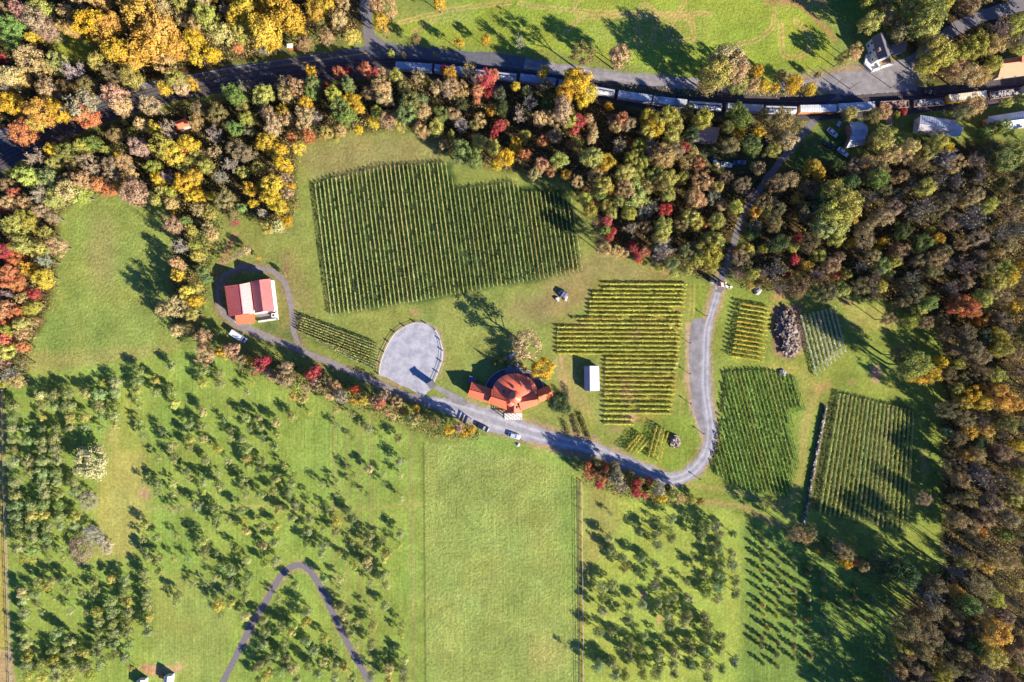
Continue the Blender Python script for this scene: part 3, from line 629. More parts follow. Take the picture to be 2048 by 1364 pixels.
m_ = MB(o); m_.cyl((q.x, q.y), 2.1, 6.5, 9.2, 24); m_.build('turret', M_STUCCO, win_)
m_ = MB(o); m_.cone((q.x, q.y), 2.5, 9.2, 11.2, 28); m_.build('turret_roof', M_RED, win_)
q = P(1021, 804.5, 8); m_ = MB(o); m_.cone((q.x, q.y), 1.7, 7.6, 9.0, 24); m_.cyl((q.x, q.y), 1.5, 5, 7.58, 24); m_.build('small_turret', M_RED, win_)
q = P(1036, 816, 6.8); m_ = MB(o); m_.box((q.x, q.y, 6.6), (0.7, 0.7, 1.6)); m_.box((q.x, q.y, 7.42), (0.45, 0.45, 0.05), mi=1); m_.build('chimney', [M_STUCCO, M_DARK], win_)
a_, b_ = P(1009, 826.6), P(1044, 838)
m_ = MB(o); m_.box(((a_.x + b_.x) / 2, (a_.y + b_.y) / 2, 0.2), (b_.x - a_.x, a_.y - b_.y, 0.4)); m_.build('porch_floor', M_STUCCO, win_)
for k in range(5):
    x = lerp(a_.x + 0.3, b_.x - 0.3, k / 4); m_ = MB(o); m_.bar((x, b_.y + 0.3, 0.4), (x, b_.y + 0.3, 3.2), 0.2, 10); m_.build('column', M_WHITE, win_)
m_ = MB(o); m_.box(((a_.x + b_.x) / 2, b_.y + 0.3, 3.3), (b_.x - a_.x, 0.35, 0.25))
for k in range(8):
    x = lerp(a_.x + 0.2, b_.x - 0.2, k / 7); m_.box((x, (a_.y + b_.y) / 2, 3.55), (0.16, a_.y - b_.y, 0.22))
m_.build('pergola', M_WHITE, win_)
m_ = MB(o)
n = 40; inn = []; out = []
for k in range(n + 1):
    t = math.radians(-5 + 190 * k / n); inn.append((cc.x + 8.3 * math.cos(t), cc.y + 6.4 * math.sin(t))); out.append((cc.x + 11.4 * math.cos(t), cc.y + 8.6 * math.sin(t)))
m_.prism(out + inn[::-1], 0.0, 0.25)
m_.build('terrace', M_SLATE, win_)
m_ = MB(o); o2 = [(cc.x + (p[0] - cc.x) * 1.035, cc.y + (p[1] - cc.y) * 1.035) for p in out]; m_.prism(o2 + out[::-1], 0, 0.8); m_.build('terrace_wall', M_STONE, win_)
q = P(1025, 744, 2.6); m_ = MB(o); m_.cone((q.x, q.y), 3.1, 2.6, 3.6, 20, 2.2); m_.cyl((q.x, q.y), 2.6, 0.25, 2.58, 20, 1.8); m_.build('garden_room', M_SLATE, win_)
# rear mechanical shelter by the left wing
o = ctrpt((948, 758)); sh = empty('utility_shelter', o, 'small dark flat roofed shelter at the corner of the winery', 'shelter')
m_ = MB(o); m_.prism([P(940, 752), P(953, 757), P(949, 768), P(936, 764)], 0, 2.0); m_.build('wall', M_STONE, sh)
m_ = MB(o); m_.prism([P(939.5, 751, 2), P(954, 756.6, 2), P(949.6, 768.8, 2), P(935, 764.4, 2)], 2.02, 2.15); m_.build('roof', M_SLATE, sh)

# white shed
o = ctrpt((1184, 757)); s1 = empty('shed', o, 'small shed with white metal gable roof left of the yellow vine rows', 'shed')
gable(s1, o, ((1179.6, 732), (1180.2, 782)), ((1168, 732.4), (1169.2, 781.8)), ((1198, 732), (1199.6, 781.4)), 4.0, 2.3, 2.1, M_SHEDR, M_WHITE, inset=0.2, win=2)
# gatehouse
o = ctrpt((1440, 569)); g_ = empty('gatehouse', o, 'little red roofed gatehouse between pale stone wing walls at the driveway entrance', 'gatehouse')
gable(g_, o, ((1441.5, 564.5), (1442.5, 572.5)), ((1435, 565), (1436, 572)), ((1447, 565.5), (1448.5, 574)), 5.0, 3.9, 3.9, M_RED, M_STUCCO, inset=0.15, mroofb=M_SHEDR, base=3.0)
for x, y in ((1436, 566), (1436.5, 572), (1447.5, 566.5), (1448, 573)):
    q = P(x, y); m_ = MB(o); m_.box((q.x, q.y, 1.55), (0.55, 0.55, 3.1)); m_.build('pillar', M_STUCCO, g_)
for pts in (((1421, 563), (1428, 566), (1434, 570)), ((1449, 572), (1456, 577), (1461, 574))):
    m_ = MB(o)
    for a_, b_ in zip(pts[:-1], pts[1:]):
        A_, B_ = P(*a_), P(*b_); c_ = (A_ + B_) / 2; m_.box((c_.x, c_.y, 0.8), ((B_ - A_).length + .5, 0.9, 1.6), math.atan2(B_.y - A_.y, B_.x - A_.x))
    m_.build('wing_wall', M_STUCCO, g_)

# houses around the railway
o = ctrpt((1752, 98)); h = empty('house', o, 'tall white house with dark grey roof and walled front patio beside gravel yard', 'house')
gable(h, o, ((1760, 64.6), (1775.3, 112)), ((1743.2, 75), (1756.8, 120)), ((1770, 63.8), (1784.4, 111)), 8.4, 5.6, 5.9, M_GRAYR, M_WHITE, win=3, seams=False)
gable(h, o, ((1780, 96), (1814, 86)), ((1778.5, 90.5), (1816, 79)), ((1784, 111), (1812, 102)), 3.4, 2.9, 2.9, M_BRNR, M_WHITE, seams=False, win=2)
m_ = MB(o); m_.prism([P(1754, 122), P(1777, 117.5), P(1780, 125), P(1757.5, 135)], 0.0, 1.0); m_.build('front_deck', M_DECK, h)
m_ = MB(o)
for a_, b_ in (((1750, 124), (1757, 136)), ((1757, 137), (1784, 128)), ((1729, 130), (1742, 143)), ((1742, 143), (1757, 138)), ((1728, 130), (1732, 112))):
    A_, B_ = P(*a_), P(*b_); c_ = (A_ + B_) / 2; m_.box((c_.x, c_.y, 0.6), ((B_ - A_).length + .35, 0.7, 1.2), math.atan2(B_.y - A_.y, B_.x - A_.x))
m_.build('patio_wall', M_WHITE, h)
m_ = MB(o); m_.prism([P(1731, 110), P(1741, 110), P(1750, 124), P(1756, 136), P(1743, 142), P(1730, 130)], 0.02, 0.25); m_.build('patio_floor', M_WHITE, h)
q = P(1757, 100, 7.2); m_ = MB(o); m_.box((q.x, q.y, 7.4), (0.6, 1.1, 1.8), 0.35); m_.build('chimney', M_BRNR, h)

o = ctrpt((2025, 140)); h = empty('house', o, 'house with bright orange roof at the right edge above the railway', 'house')
gable(h, o, ((2004, 128), (2075, 119.5)), ((1997, 119), (2070, 108)), ((1996, 156), (2078, 145)), 7.2, 5.0, 3.4, M_ORGR, M_TANW, win=3, seams=False)
q = P(2044, 119, 7); m_ = MB(o); m_.box((q.x, q.y, 6.8), (1.3, 2.4, 2.2)); m_.build('dormer', M_ORGR, h)
o = ctrpt((1880, 254)); h = empty('house', o, 'white metal roofed house with hipped right end south of the railway', 'house')
gable(h, o, ((1839.5, 248), (1911, 259)), ((1841, 230), (1912.5, 241)), ((1836, 261), (1894, 268)), 6.6, 4.6, 4.4, M_METR, M_WHITE, mroofb=M_SHEDR, win=3)
m_ = MB(o); m_.slab([P(1905, 241, 4.4), P(1926, 255, 3.2), P(1921, 272, 3.2), P(1884, 273, 3.2), P(1893, 264, 4.3)], 0.15); m_.build('porch_roof', M_METR, h)
for x, y in ((1923, 256), (1919, 270), (1889, 271)):
    q = P(x, y); m_ = MB(o); m_.bar((q.x, q.y, 0), (q.x, q.y, 3.0), 0.1, 8); m_.build('porch_post', M_WHITE, h)
o = ctrpt((2020, 244)); h = empty('house', o, 'long pale metal roofed house cut by the right edge of the picture', 'house')
gable(h, o, ((1976, 248), (2085, 233)), ((1977, 233), (2085, 216)), ((1982, 263), (2085, 248)), 6.0, 4.2, 4.2, M_METR, M_TANW, win=4)
o = ctrpt((1712, 268)); h = empty('house', o, 'grey metal roofed house with two offset gables beside the wood lane', 'house')
gable(h, o, ((1703.5, 260.5), (1736, 258)), ((1699, 244.5), (1730, 242)), ((1706, 272), (1735, 271)), 6.6, 5.2, 5.0, M_METR, M_BRNR, win=2)
gable(h, o, ((1700, 281), (1731, 277)), ((1703, 268), (1734, 266)), ((1693, 295.5), (1727, 290)), 5.6, 4.6, 3.2, M_METR, M_BRNR, win=2)
o = ctrpt((1411, 270)); h = empty('house', o, 'low brown shingled house half hidden by trees below the freight train', 'house')
gable(h, o, ((1387, 266.5), (1436.5, 271.5)), ((1389, 250), (1440, 255)), ((1383, 282), (1432, 285.5)), 5.4, 3.2, 3.2, M_BRNR, M_TANW, win=4, seams=False)
o = ctrpt((361, 252)); h = empty('shed', o, 'small bright red roofed shed in trees beside the railway', 'shed')
gable(h, o, ((351, 250), (373, 242)), ((347, 244), (370, 236)), ((354, 260), (378, 251)), 4.4, 3.2, 3.0, M_RED, M_TANW, inset=0.2)
o = ctrpt((1780, 239)); h = empty('shed', o, 'narrow tan roofed shed near the red shrub south of the train', 'shed')
gable(h, o, ((1779, 227), (1781, 249)), ((1775, 227.5), (1777.5, 249)), ((1783, 227), (1785, 249)), 2.8, 2.2, 2.2, M_BRNR, M_TANW, inset=0.12, seams=False)
o = ctrpt((336, 1362)); h = empty('shed', o, 'little white roofed shed with red bench on the bottom edge', 'shed')
gable(h, o, ((335, 1353), (333, 1372)), ((328, 1353), (326, 1372)), ((343, 1352.5), (341, 1372)), 3.6, 2.9, 2.9, M_SHEDR, M_WHITE, inset=0.12)
o = ctrpt((280, 1370)); h = empty('shed', o, 'white shed mostly cut off by the bottom edge left of another', 'shed')
gable(h, o, ((281, 1361), (280, 1382)), ((273, 1361.5), (272, 1382)), ((289, 1361), (288, 1382)), 4.0, 3.0, 3.0, M_SHEDR, M_WHITE, inset=0.12)

# ------------------------------------------------------------------ freight train
def bogie(parent, x, o):
    m_ = MB(); m_.box((x, 0, 0.75), (2.4, 1.9, 0.35))
    b_ = m_.build('bogie', M_DARK, parent)
    for dx in (-0.85, 0.85):
        for sy in (-0.75, 0.75):
            q = MB(); q.bar((x + dx, sy - 0.06, 0.72), (x + dx, sy + 0.06, 0.72), 0.43, 14); q.build('wheel', M_STEEL, b_)

def train_car(p1, p2, kind, mbody, mroof, label, w=2.75, z=4.3):
    a_, b_ = P(p1[0], p1[1], z), P(p2[0], p2[1], z); c_ = (a_ + b_) / 2; d = b_ - a_; L_ = d.length; ang = math.atan2(d.y, d.x)
    t = empty({'box': 'boxcar', 'hop': 'covered_hopper', 'flat': 'gondola_car'}[kind], (c_.x, c_.y, 0.29), label, 'freight car', 'freight cars in the train', ang)
    hz = z - 0.29
    if kind == 'box':
        m_ = MB(); m_.box((0, 0, (hz - 0.25 + 1.05) / 2), (L_, w, hz - 0.25 - 1.05))
        n = int(L_ / 0.9)
        for k in range(n + 1):
            x = -L_ / 2 + 0.05 + (L_ - 0.1) * k / n
            for s_ in (-1, 1): m_.box((x, s_ * (w / 2 + 0.03), (hz + 0.8) / 2), (0.1, 0.06, hz - 1.5))
        m_.build('body', mbody, t)
        m_ = MB(); y0 = w / 2 + 0.02
        prof = [(-y0, hz - 0.25), (-y0, hz - 0.1), (0, hz), (y0, hz - 0.1), (y0, hz - 0.25)]
        vs = [(x, p[0], p[1]) for x in (-L_ / 2 - .02, L_ / 2 + .02) for p in prof]
        m_.add(vs, [(0, 1, 6, 5), (1, 2, 7, 6), (2, 3, 8, 7), (3, 4, 9, 8), (0, 5, 9, 4), (0, 4, 3, 2, 1), (5, 6, 7, 8, 9)])
        for k in range(n + 1):
            x = -L_ / 2 + 0.1 + (L_ - 0.2) * k / n
            for s_ in (-1, 1): m_.bar((x, s_ * y0 * 0.97, hz - 0.07), (x, 0, hz + 0.025), 0.04, 4)
        m_.build('roof', mroof, t)
        for s_ in (-1, 1):
            q = MB(); q.box((0.3, s_ * (w / 2 + 0.08), hz * 0.55 + .2), (2.6, 0.06, hz - 1.9)); q.build('door', mbody, t)
    elif kind == 'hop':
        prof = [(-w / 2, 1.6), (-w / 2, hz - 0.7), (-w * 0.36, hz - 0.22), (0, hz - 0.05), (w * 0.36, hz - 0.22), (w / 2, hz - 0.7), (w / 2, 1.6), (0.5, 1.0), (-0.5, 1.0)]
        k = len(prof); m_ = MB()
        xs = [-L_ / 2 + 1.1, -L_ / 2 + 0.5, L_ / 2 - 0.5, L_ / 2 - 1.1]
        vs = [(x, p[0], p[1]) for x in (-L_ / 2 + 0.6, L_ / 2 - 0.6) for p in prof]
        m_.add(vs, [(i, (i + 1) % k, k + (i + 1) % k, k + i) for i in range(k)] + [tuple(range(k)), tuple(range(2 * k - 1, k - 1, -1))])
        m_.build('hopper_body', mbody, t)
        m_ = MB(); m_.box((0, 0, hz + 0.04), (L_ - 1.6, 0.5, 0.05)); m_.build('hatch_rail', M_DARK, t)
        for kx in range(5):
            q = MB(); q.bar((-L_ * 0.36 + L_ * 0.18 * kx, -0.55, hz - .03), (-L_ * 0.36 + L_ * 0.18 * kx, -0.55, hz + 0.08), 0.3, 12); q.build('hatch', mroof, t)
        for s_ in (-1, 1):
            q = MB(); q.box((s_ * (L_ / 2 - 0.35), 0, 1.15), (0.7, w * 0.9, 0.2)); q.bar((s_ * (L_ / 2 - 0.1), w * .4, 1.2), (s_ * (L_ / 2 - 0.5), w * .4, hz - 0.8), 0.05, 6); q.bar((s_ * (L_ / 2 - 0.1), -w * .4, 1.2), (s_ * (L_ / 2 - 0.5), -w * .4, hz - 0.8), 0.05, 6); q.build('end_platform', M_RUST, t)
    else:
        m_ = MB(); m_.box((0, 0, 1.15), (L_, w, 0.25))
        for s_ in (-1, 1):
            m_.box((0, s_ * (w / 2 - 0.06), 1.28 + (hz - 1.28) / 2), (L_, 0.12, hz - 1.28)); m_.box((s_ * (L_ / 2 - 0.06), 0, 1.28 + (hz - 1.28) / 2), (0.12, w - 0.26, hz - 1.28))
        m_.build('gondola_body', mbody, t)
        m_ = MB()
        for k in range(int(L_ * 5)):
            m_.box((random.uniform(-L_ / 2 + .5, L_ / 2 - .5), random.uniform(-w / 2 + .5, w / 2 - .5), random.uniform(1.3, hz - 0.1)), (random.uniform(.4, 1.3), random.uniform(.3, .8), random.uniform(.2, .5)), random.uniform(0, 3))
        m_.build('scrap_load', mroof, t)
    for s_ in (-1, 1):
        bogie(t, s_ * (L_ / 2 - 2.0), None)
        q = MB(); q.box((s_ * (L_ / 2 + 0.25), 0, 0.8), (0.5, 0.25, 0.3)); q.build('coupler', M_DARK, t)
    return t
M_CBL = mat('blue_grey_boxcar', (0.22, 0.26, 0.32), 0.6, 0.4, var=0.2); M_CGR = mat('grey_boxcar', (0.4, 0.4, 0.42), 0.6, 0.4, scale=1.2, var=0.25, col2=(0.24, 0.23, 0.24))
M_CWH = mat('white_hopper', (0.46, 0.46, 0.46), 0.5, 0.5, var=0.25); M_CSTR = mat('weathered_car_roof', (0.48, 0.48, 0.5), 0.6, 0.4, scale=0.9, var=0.35, col2=(0.16, 0.16, 0.18), mix=0.9)
M_CYE = mat('yellow_boxcar', (0.62, 0.36, 0.04), 0.55, 0.4, var=0.15); M_CCR = mat('cream_car_roof', (0.6, 0.5, 0.36), 0.55, 0.4, var=0.1); M_COR = mat('orange_boxcar', (0.5, 0.22, 0.08), 0.6, 0.3, var=0.2)
CARS = [
 ((791, 129.5), (863, 134.5), 'box', M_CBL, M_CBL, 'blue grey boxcar leading the visible freight train at its left end'),
 ((869, 135), (941, 142), 'box', M_CBL, M_CBL, 'blue grey boxcar mostly under red and golden trees, second from left'),
 ((947, 143), (1035, 153.5), 'hop', M_CGR, M_CGR, 'grey hopper car showing right of the red trees, third from left'),
 ((1040, 153.5), (1112, 163), 'box', M_CBL, M_CBL, 'blue grey boxcar behind a small golden tree, fourth from left'),
 ((1117, 165), (1158, 171.5), 'box', M_CGR, M_CBL, 'short boxcar hidden behind the big bright yellow tree'),
 ((1162, 172.5), (1232, 185), 'hop', M_CGR, M_CSTR, 'streaked hopper just right of the big bright yellow tree'),
 ((1237, 187), (1304, 197), 'box', M_CGR, M_CSTR, 'rust streaked pale grey boxcar, seventh car from the left'),
 ((1307, 198), (1374, 206), 'box', M_CGR, M_CSTR, 'streaked blue grey boxcar, eighth car from the left'),
 ((1377, 207), (1447, 212.5), 'hop', M_CWH, M_CSTR, 'covered hopper with a bright white right end above the brown house'),
 ((1456, 212.5), (1527, 216.5), 'box', M_CGR, M_CGR, 'grey boxcar partly behind the tall green tree'),
 ((1530, 216.5), (1597, 218), 'hop', M_CWH, M_CWH, 'bright white covered hopper with dark roof rail'),
 ((1601, 217), (1673, 215.5), 'box', M_COR, M_CWH, 'white roofed boxcar with orange sides at the lane crossing'),
 ((1678, 214), (1750, 209.5), 'box', M_CGR, M_CWH, 'pale boxcar with blotchy shadow right of the lane crossing'),
]
for p1, p2, k, mb_, mr2, lab in CARS: train_car(p1, p2, k, mb_, mr2, lab)
train_car((1762, 209.5), (1818, 207), 'flat', M_RUST, M_RUST, 'rusty open gondola loaded with scrap, the longer of two', z=2.3)
train_car((1829, 206.5), (1890, 202.5), 'flat', M_RUST, M_STONE, 'low gondola of pale scrap left of the yellow boxcar', z=2.2)
train_car((1899, 196.5), (1974, 187.5), 'box', M_CYE, M_CCR, 'bright yellow boxcar with cream roof near the right edge')
train_car((1981, 191), (2044, 182.5), 'flat', M_RUST, M_STONE, 'gondola of whitish rubble right of the yellow boxcar', z=2.2)
train_car((2050, 178), (2120, 169), 'box', M_CGR, M_CGR, 'grey boxcar just past the right edge of the picture')

# ------------------------------------------------------------------ vehicles
def car_paint(name, c, rough=0.3): 
    return mat(name, c, rough, 0.5, 0.2, 0.03)
def make_car(px, py, ang_deg, paint, label, L_=4.7, W_=1.85, hgt=1.5, z=0.03):
    q = P(px, py); t = empty('car', (q.x, q.y, z), label, 'car', None, math.radians(ang_deg))
    hl, hw = L_ / 2, W_ / 2
    def ring(x, wy, z0, z1, ch): return [(x, -wy, z0), (x, wy, z0), (x, wy, z1 - ch), (x, wy - ch, z1), (x, -wy + ch, z1), (x, -wy, z1 - ch)]
    secs = [(-hl, hw * .82, .38, .78, .1), (-hl + .25, hw * .95, .25, .95, .12), (-hl * .55, hw, .22, .98, .1), (0, hw, .22, .96, .1), (hl * .45, hw, .22, .95, .12), (hl - .35, hw * .93, .25, .82, .14), (hl, hw * .75, .38, .66, .1)]
    m_ = MB(); n = 6; vs = []
    for s_ in secs: vs += ring(*s_)
    fs = [(i * n + k, i * n + (k + 1) % n, (i + 1) * n + (k + 1) % n, (i + 1) * n + k) for i in range(len(secs) - 1) for k in range(n)]
    fs += [tuple(range(n)), tuple(range(len(vs) - 1, len(vs) - n - 1, -1))]
    m_.add(vs, fs); body = m_.build('body', paint, t, smooth=False)
    # glass house then roof
    m_ = MB(); lo = [(-hl * .78, hw * .86), (hl * .42, hw * .86)]; hi = [(-hl * .5, hw * .68), (hl * .1, hw * .68)]
    vs = [(lo[0][0], -lo[0][1], .94), (lo[1][0], -lo[1][1], .94), (lo[1][0], lo[1][1], .94), (lo[0][0], lo[0][1], .94), (hi[0][0], -hi[0][1], hgt - .06), (hi[1][0], -hi[1][1], hgt - .06), (hi[1][0], hi[1][1], hgt - .06), (hi[0][0], hi[0][1], hgt - .06)]
    m_.add(vs, [(0, 1, 5, 4), (1, 2, 6, 5), (2, 3, 7, 6), (3, 0, 4, 7), (4, 5, 6, 7)]); m_.build('window', M_GLASS, t)
    m_ = MB(); x0, x1, y_ = hi[0][0] - .08, hi[1][0] + .1, hi[0][1] + .03
    m_.prism([(x0, -y_ + .12), (x0 + .12, -y_), (x1 - .1, -y_), (x1, -y_ + .12), (x1, y_ - .12), (x1 - .1, y_), (x0 + .12, y_), (x0, y_ - .12)], hgt - .055, hgt)
    for xa, ya, xb, yb in ((lo[0][0], lo[0][1], hi[0][0], hi[0][1]), (lo[1][0], lo[1][1], hi[1][0], hi[1][1])):
        for s_ in (-1, 1): m_.bar((xa, s_ * ya, .95), (xb, s_ * yb, hgt - .05), .05, 5)
    m_.build('roof', paint, t)
    for sx in (-1, 1):
        for sy in (-1, 1):
            m_ = MB(); m_.bar((sx * hl * .62, sy * (hw - .2), .33), (sx * hl * .62, sy * (hw + .02), .33), .33, 16); wv = m_.build('wheel', M_TYRE, t)
            m_ = MB(); m_.bar((sx * hl * .62, sy * (hw + .01), .33), (sx * hl * .62, sy * (hw + .035), .33), .2, 12); m_.build('rim', M_STEEL, wv)
    for sy in (-1, 1):
        m_ = MB(); m_.box((hl - .1, sy * hw * .62, .64), (.22, .34, .14)); m_.build('headlight', M_LAMP, t)
        m_ = MB(); m_.box((-hl + .04, sy * hw * .66, .72), (.14, .3, .14)); m_.build('tail_light', M_RED, t)
    return t
PB = car_paint('dark_blue_paint', (0.012, 0.018, 0.035)); PW = car_paint('white_car_paint', (0.62, 0.63, 0.65)); PS = car_paint('silver_car_paint', (0.42, 0.46, 0.52)); PK = car_paint('black_car_paint', (0.015, 0.015, 0.02)); PU = car_paint('blue_car_paint', (0.05, 0.1, 0.22))
make_car(965.2, 854, -26, PB, 'dark blue car parked on the driveway in front of the winery', 5.4, 2.0, 1.6)
make_car(1028, 871, -17, PS, 'silver blue car on the edge of the driveway near the porch', 5.0, 1.95, 1.5)
make_car(1663.5, 266, -40, PW, 'white car with dark windows in shade beside the wood lane', 4.9)
make_car(1684.5, 305, -38, PW, 'white car below the grey two gabled house', 4.9)
make_car(1655, 291, -20, PK, 'black car on shaded grass left of two white cars', 4.7)
make_car(1856, 185.5, -4, PK, 'dark car on the shaded road above the gondolas', 4.8)
make_car(1430, 327, -58, PU, 'dark blue car in deep shade under trees, left of three', 4.6)
make_car(1452, 330, -10, PS, 'grey car in deep shade, middle of three', 4.6)
make_car(1478, 326, 0, PU, 'blue car in deep shade, right of three', 5.0)
make_car(1501, 284, 0, PW, 'white van roofed car under golden trees below the train', 4.4)
make_car(1527, 286, 10, PK, 'black car in shade right of the golden tree', 4.6)
# box truck
q = P(480, 672.5); t = empty('box_truck', (q.x, q.y, 0.03), 'white box truck parked on the shaded lane below the barn', 'truck', None, math.radians(-33))
m_ = MB(); m_.box((-0.9, 0, 1.75), (4.6, 2.2, 2.3)); m_.build('cargo_box', PW, t)
m_ = MB(); m_.add([(1.6, -1, .5), (3.3, -.95, .5), (3.3, .95, .5), (1.6, 1, .5), (1.6, -1, 2.2), (2.3, -.9, 2.2), (2.3, .9, 2.2), (1.6, 1, 2.2), (2.75, -.93, 1.35), (2.75, .93, 1.35), (3.3, -.95, 1.2), (3.3, .95, 1.2)],
    [(0, 1, 10, 8, 5, 4), (3, 7, 6, 9, 11, 2), (0, 4, 7, 3), (4, 5, 6, 7), (8, 10, 11, 9), (1, 2, 11, 10), (0, 3, 2, 1), (5, 8, 9, 6)]); m_.build('cab', PW, t)
m_ = MB(); m_.add([(2.33, -.82, 2.14), (2.33, .82, 2.14), (2.76, .86, 1.42), (2.76, -.86, 1.42)], [(0, 1, 2, 3)]); ws = m_.build('windshield', M_GLASS, t); ws.location.x += .03; ws.location.z += .02
m_ = MB(); m_.box((0.4, 0, .5), (5.6, 1.0, .25)); m_.build('chassis', M_DARK, t)
for sx in (-1.9, 2.4):
    for sy in (-.92, .92):
        m_ = MB(); m_.bar((sx, sy - .14, .42), (sx, sy + .14, .42), .42, 16); m_.build('wheel', M_TYRE, t)
for sy in (-.7, .7): m_ = MB(); m_.box((3.31, sy, .85), (.08, .3, .2)); m_.build('headlight', M_LAMP, t)
# small trailer
q = P(1675.5, 249); t = empty('utility_trailer', (q.x, q.y, 0.03), 'little pale utility trailer above the white car', 'trailer', None, math.radians(60))
m_ = MB(); m_.box((0, 0, .8), (2.2, 1.4, .7)); m_.build('tub', PS, t)
m_ = MB(); m_.bar((1.1, 0, .5), (2.2, 0, .45), .06); m_.build('drawbar', M_DARK, t)
for sy in (-.8, .8): m_ = MB(); m_.bar((0, sy - .1, .33), (0, sy + .1, .33), .33, 14); m_.build('wheel', M_TYRE, t)

# ------------------------------------------------------------------ fences, posts, signs, stones
def fence(pts, gap, name, label, hgt=1.2, r=0.09, rails=(0.5, 1.0), mrail=None, mpost=None):
    pp = [P(*p) for p in pts]; o = pp[len(pp) // 2]; t = empty(name, (o.x, o.y, 0), label, 'fence'); o = Vector((o.x, o.y, 0))
    seg = [(b - a).length for a, b in zip(pp[:-1], pp[1:])]; tot = sum(seg); n = max(2, round(tot / gap)); pos = []
    for k in range(n + 1):
        d = tot * k / n; i = 0
        while i < len(seg) - 1 and d > seg[i]: d -= seg[i]; i += 1
        pos.append(lerp(pp[i], pp[i + 1], min(1, d / seg[i])))
    for q in pos:
        m_ = MB(o); m_.box((q.x, q.y, hgt / 2), (r * 2, r * 2, hgt)); m_.build('post', mpost or M_POST, t)
    m_ = MB(o)
    for a, b in zip(pos[:-1], pos[1:]):
        for z in rails: m_.bar((a.x, a.y, z), (b.x, b.y, z), 0.06, 5)
    m_.build('rail', mrail or M_WOODL, t)
lot_f = [(x, y) for x, y in [(836, 778), (769, 754), (758.9, 749), (761.5, 726.7), (768.7, 706), (776, 688.7), (787, 669), (803.6, 657), (824, 646), (842.6, 644), (863, 651.6), (878, 667), (882, 683.6), (887.8, 708.3), (882, 731), (873.4, 751.4), (867.5, 766)]]
fence(lot_f[2:], 4.6, 'split_rail_fence', 'pale split rail fence wrapped round the egg shaped car park', 1.5, 0.17, (0.55, 1.1))
fence([(1163, 962), (1165, 1160), (1167, 1380)], 5.5, 'rail_fence', 'long wooden rail fence between hay field and right orchard', 1.4, 0.1, (0.5, 0.9, 1.3))
fence([(1154, 962), (1156, 1160), (1158, 1380)], 11, 'wire_fence', 'thin post and wire fence along the hay field edge', 1.5, 0.06, (0.8, 1.4), M_WIRE)
fence([(8, 780), (12, 1000), (18, 1180), (25, 1380)], 6, 'rail_fence', 'wooden fence down the left edge of the orchard', 1.6, 0.12, (0.5, 1.0, 1.5), M_POST)
fence([(-30, 1296), (25, 1302)], 5, 'rail_fence', 'short fence meeting the left orchard fence near bottom', 1.5, 0.12, (0.5, 1.0))
for i, (x, y, lab) in enumerate(((1378, 686, 'topmost of four'), (1377.5, 747, 'second from top of four'), (1379, 806, 'third from top of four'), (1405, 866, 'lowest of four'))):
    q = P(x, y); t = empty('lamp_post', (q.x, q.y, 0), 'dark low lamp post left of the driveway, ' + lab, 'lamp post')
    m_ = MB(); m_.bar((0, 0, 0), (0, 0, 2.1), .11, 8); m_.build('post', M_DARK, t); m_ = MB(); m_.cyl((0, 0), .26, 2.1, 2.45, 10); m_.cone((0, 0), .36, 2.46, 2.65, 10); m_.build('lantern', M_DARK, t)
for x, y, lab in ((1397, 957, 'dark low lamp post outside the driveway bend'), (1411, 632, 'dark low lamp post beside the lay-by head')):
    q = P(x, y); t = empty('lamp_post', (q.x, q.y, 0), lab, 'lamp post')
    m_ = MB(); m_.bar((0, 0, 0), (0, 0, 2.1), .11, 8); m_.build('post', M_DARK, t); m_ = MB(); m_.cyl((0, 0), .26, 2.1, 2.45, 10); m_.cone((0, 0), .36, 2.46, 2.65, 10); m_.build('lantern', M_DARK, t)
# stone pillar / kiosk at the car park mouth
q = P(865, 768); t = empty('stone_kiosk', (q.x, q.y, 0), 'dark tall stone kiosk at the car park corner', 'kiosk')
m_ = MB(); m_.box((0, 0, 2.3), (2.1, 2.1, 4.6), .6); m_.build('shaft', M_SLATE, t)
m_ = MB(); m_.box((0, 0, 4.75), (2.6, 2.6, .28), .6); m_.build('cap', M_GRAYR, t)
q = P(940, 845); t = empty('sign_frame', (q.x, q.y, 0), 'timber sign frame with three boards on the driveway edge', 'sign', None, math.radians(70))
for x in (-1.6, 1.6): m_ = MB(); m_.box((x, 0, 1.7), (.25, .25, 3.4)); m_.build('post', M_POST, t)
for z in (1.1, 2.0, 2.9): m_ = MB(); m_.box((0, .17, z), (3.6, .08, .6)); m_.build('board', M_POST, t)
q = P(1036, 889); m_ = MB((q.x, q.y, 0)); m_.cone((q.x, q.y), .9, 0, .9, 9); b_ = m_.build('boulder', M_STONE); tag(b_, 'pale boulder below the driveway opposite the porch', 'boulder')

def rock(name, px, py, r, label, cat='boulder', mt=None, zs=0.7, seed=0, group=None):
    rr = random.Random(seed + int(px * 7 + py)); q = P(px, py); bm = bmesh.new(); bmesh.ops.create_icosphere(bm, subdivisions=3, radius=1)
    ph = [rr.uniform(0, 6) for _ in range(6)]
    for v in bm.verts:
        k = 1 + .16 * math.sin(3 * v.co.x + ph[0]) + .14 * math.sin(4 * v.co.y + ph[1]) + .12 * math.sin(5 * v.co.z + ph[2]) + .08 * math.sin(9 * v.co.x + ph[3])
        v.co = Vector((v.co.x * r * k, v.co.y * r * k * rr.uniform(.97, 1.03), v.co.z * r * zs * k + r * zs * .5))
    me = bpy.data.meshes.new(name); bm.to_mesh(me); bm.free(); me.materials.append(mt or M_STONE)
    o_ = bpy.data.objects.new(name, me); LINK(o_); o_.location = (q.x, q.y, 0); o_.rotation_euler.z = rr.uniform(0, 6)
    return tag(o_, label, cat, group)
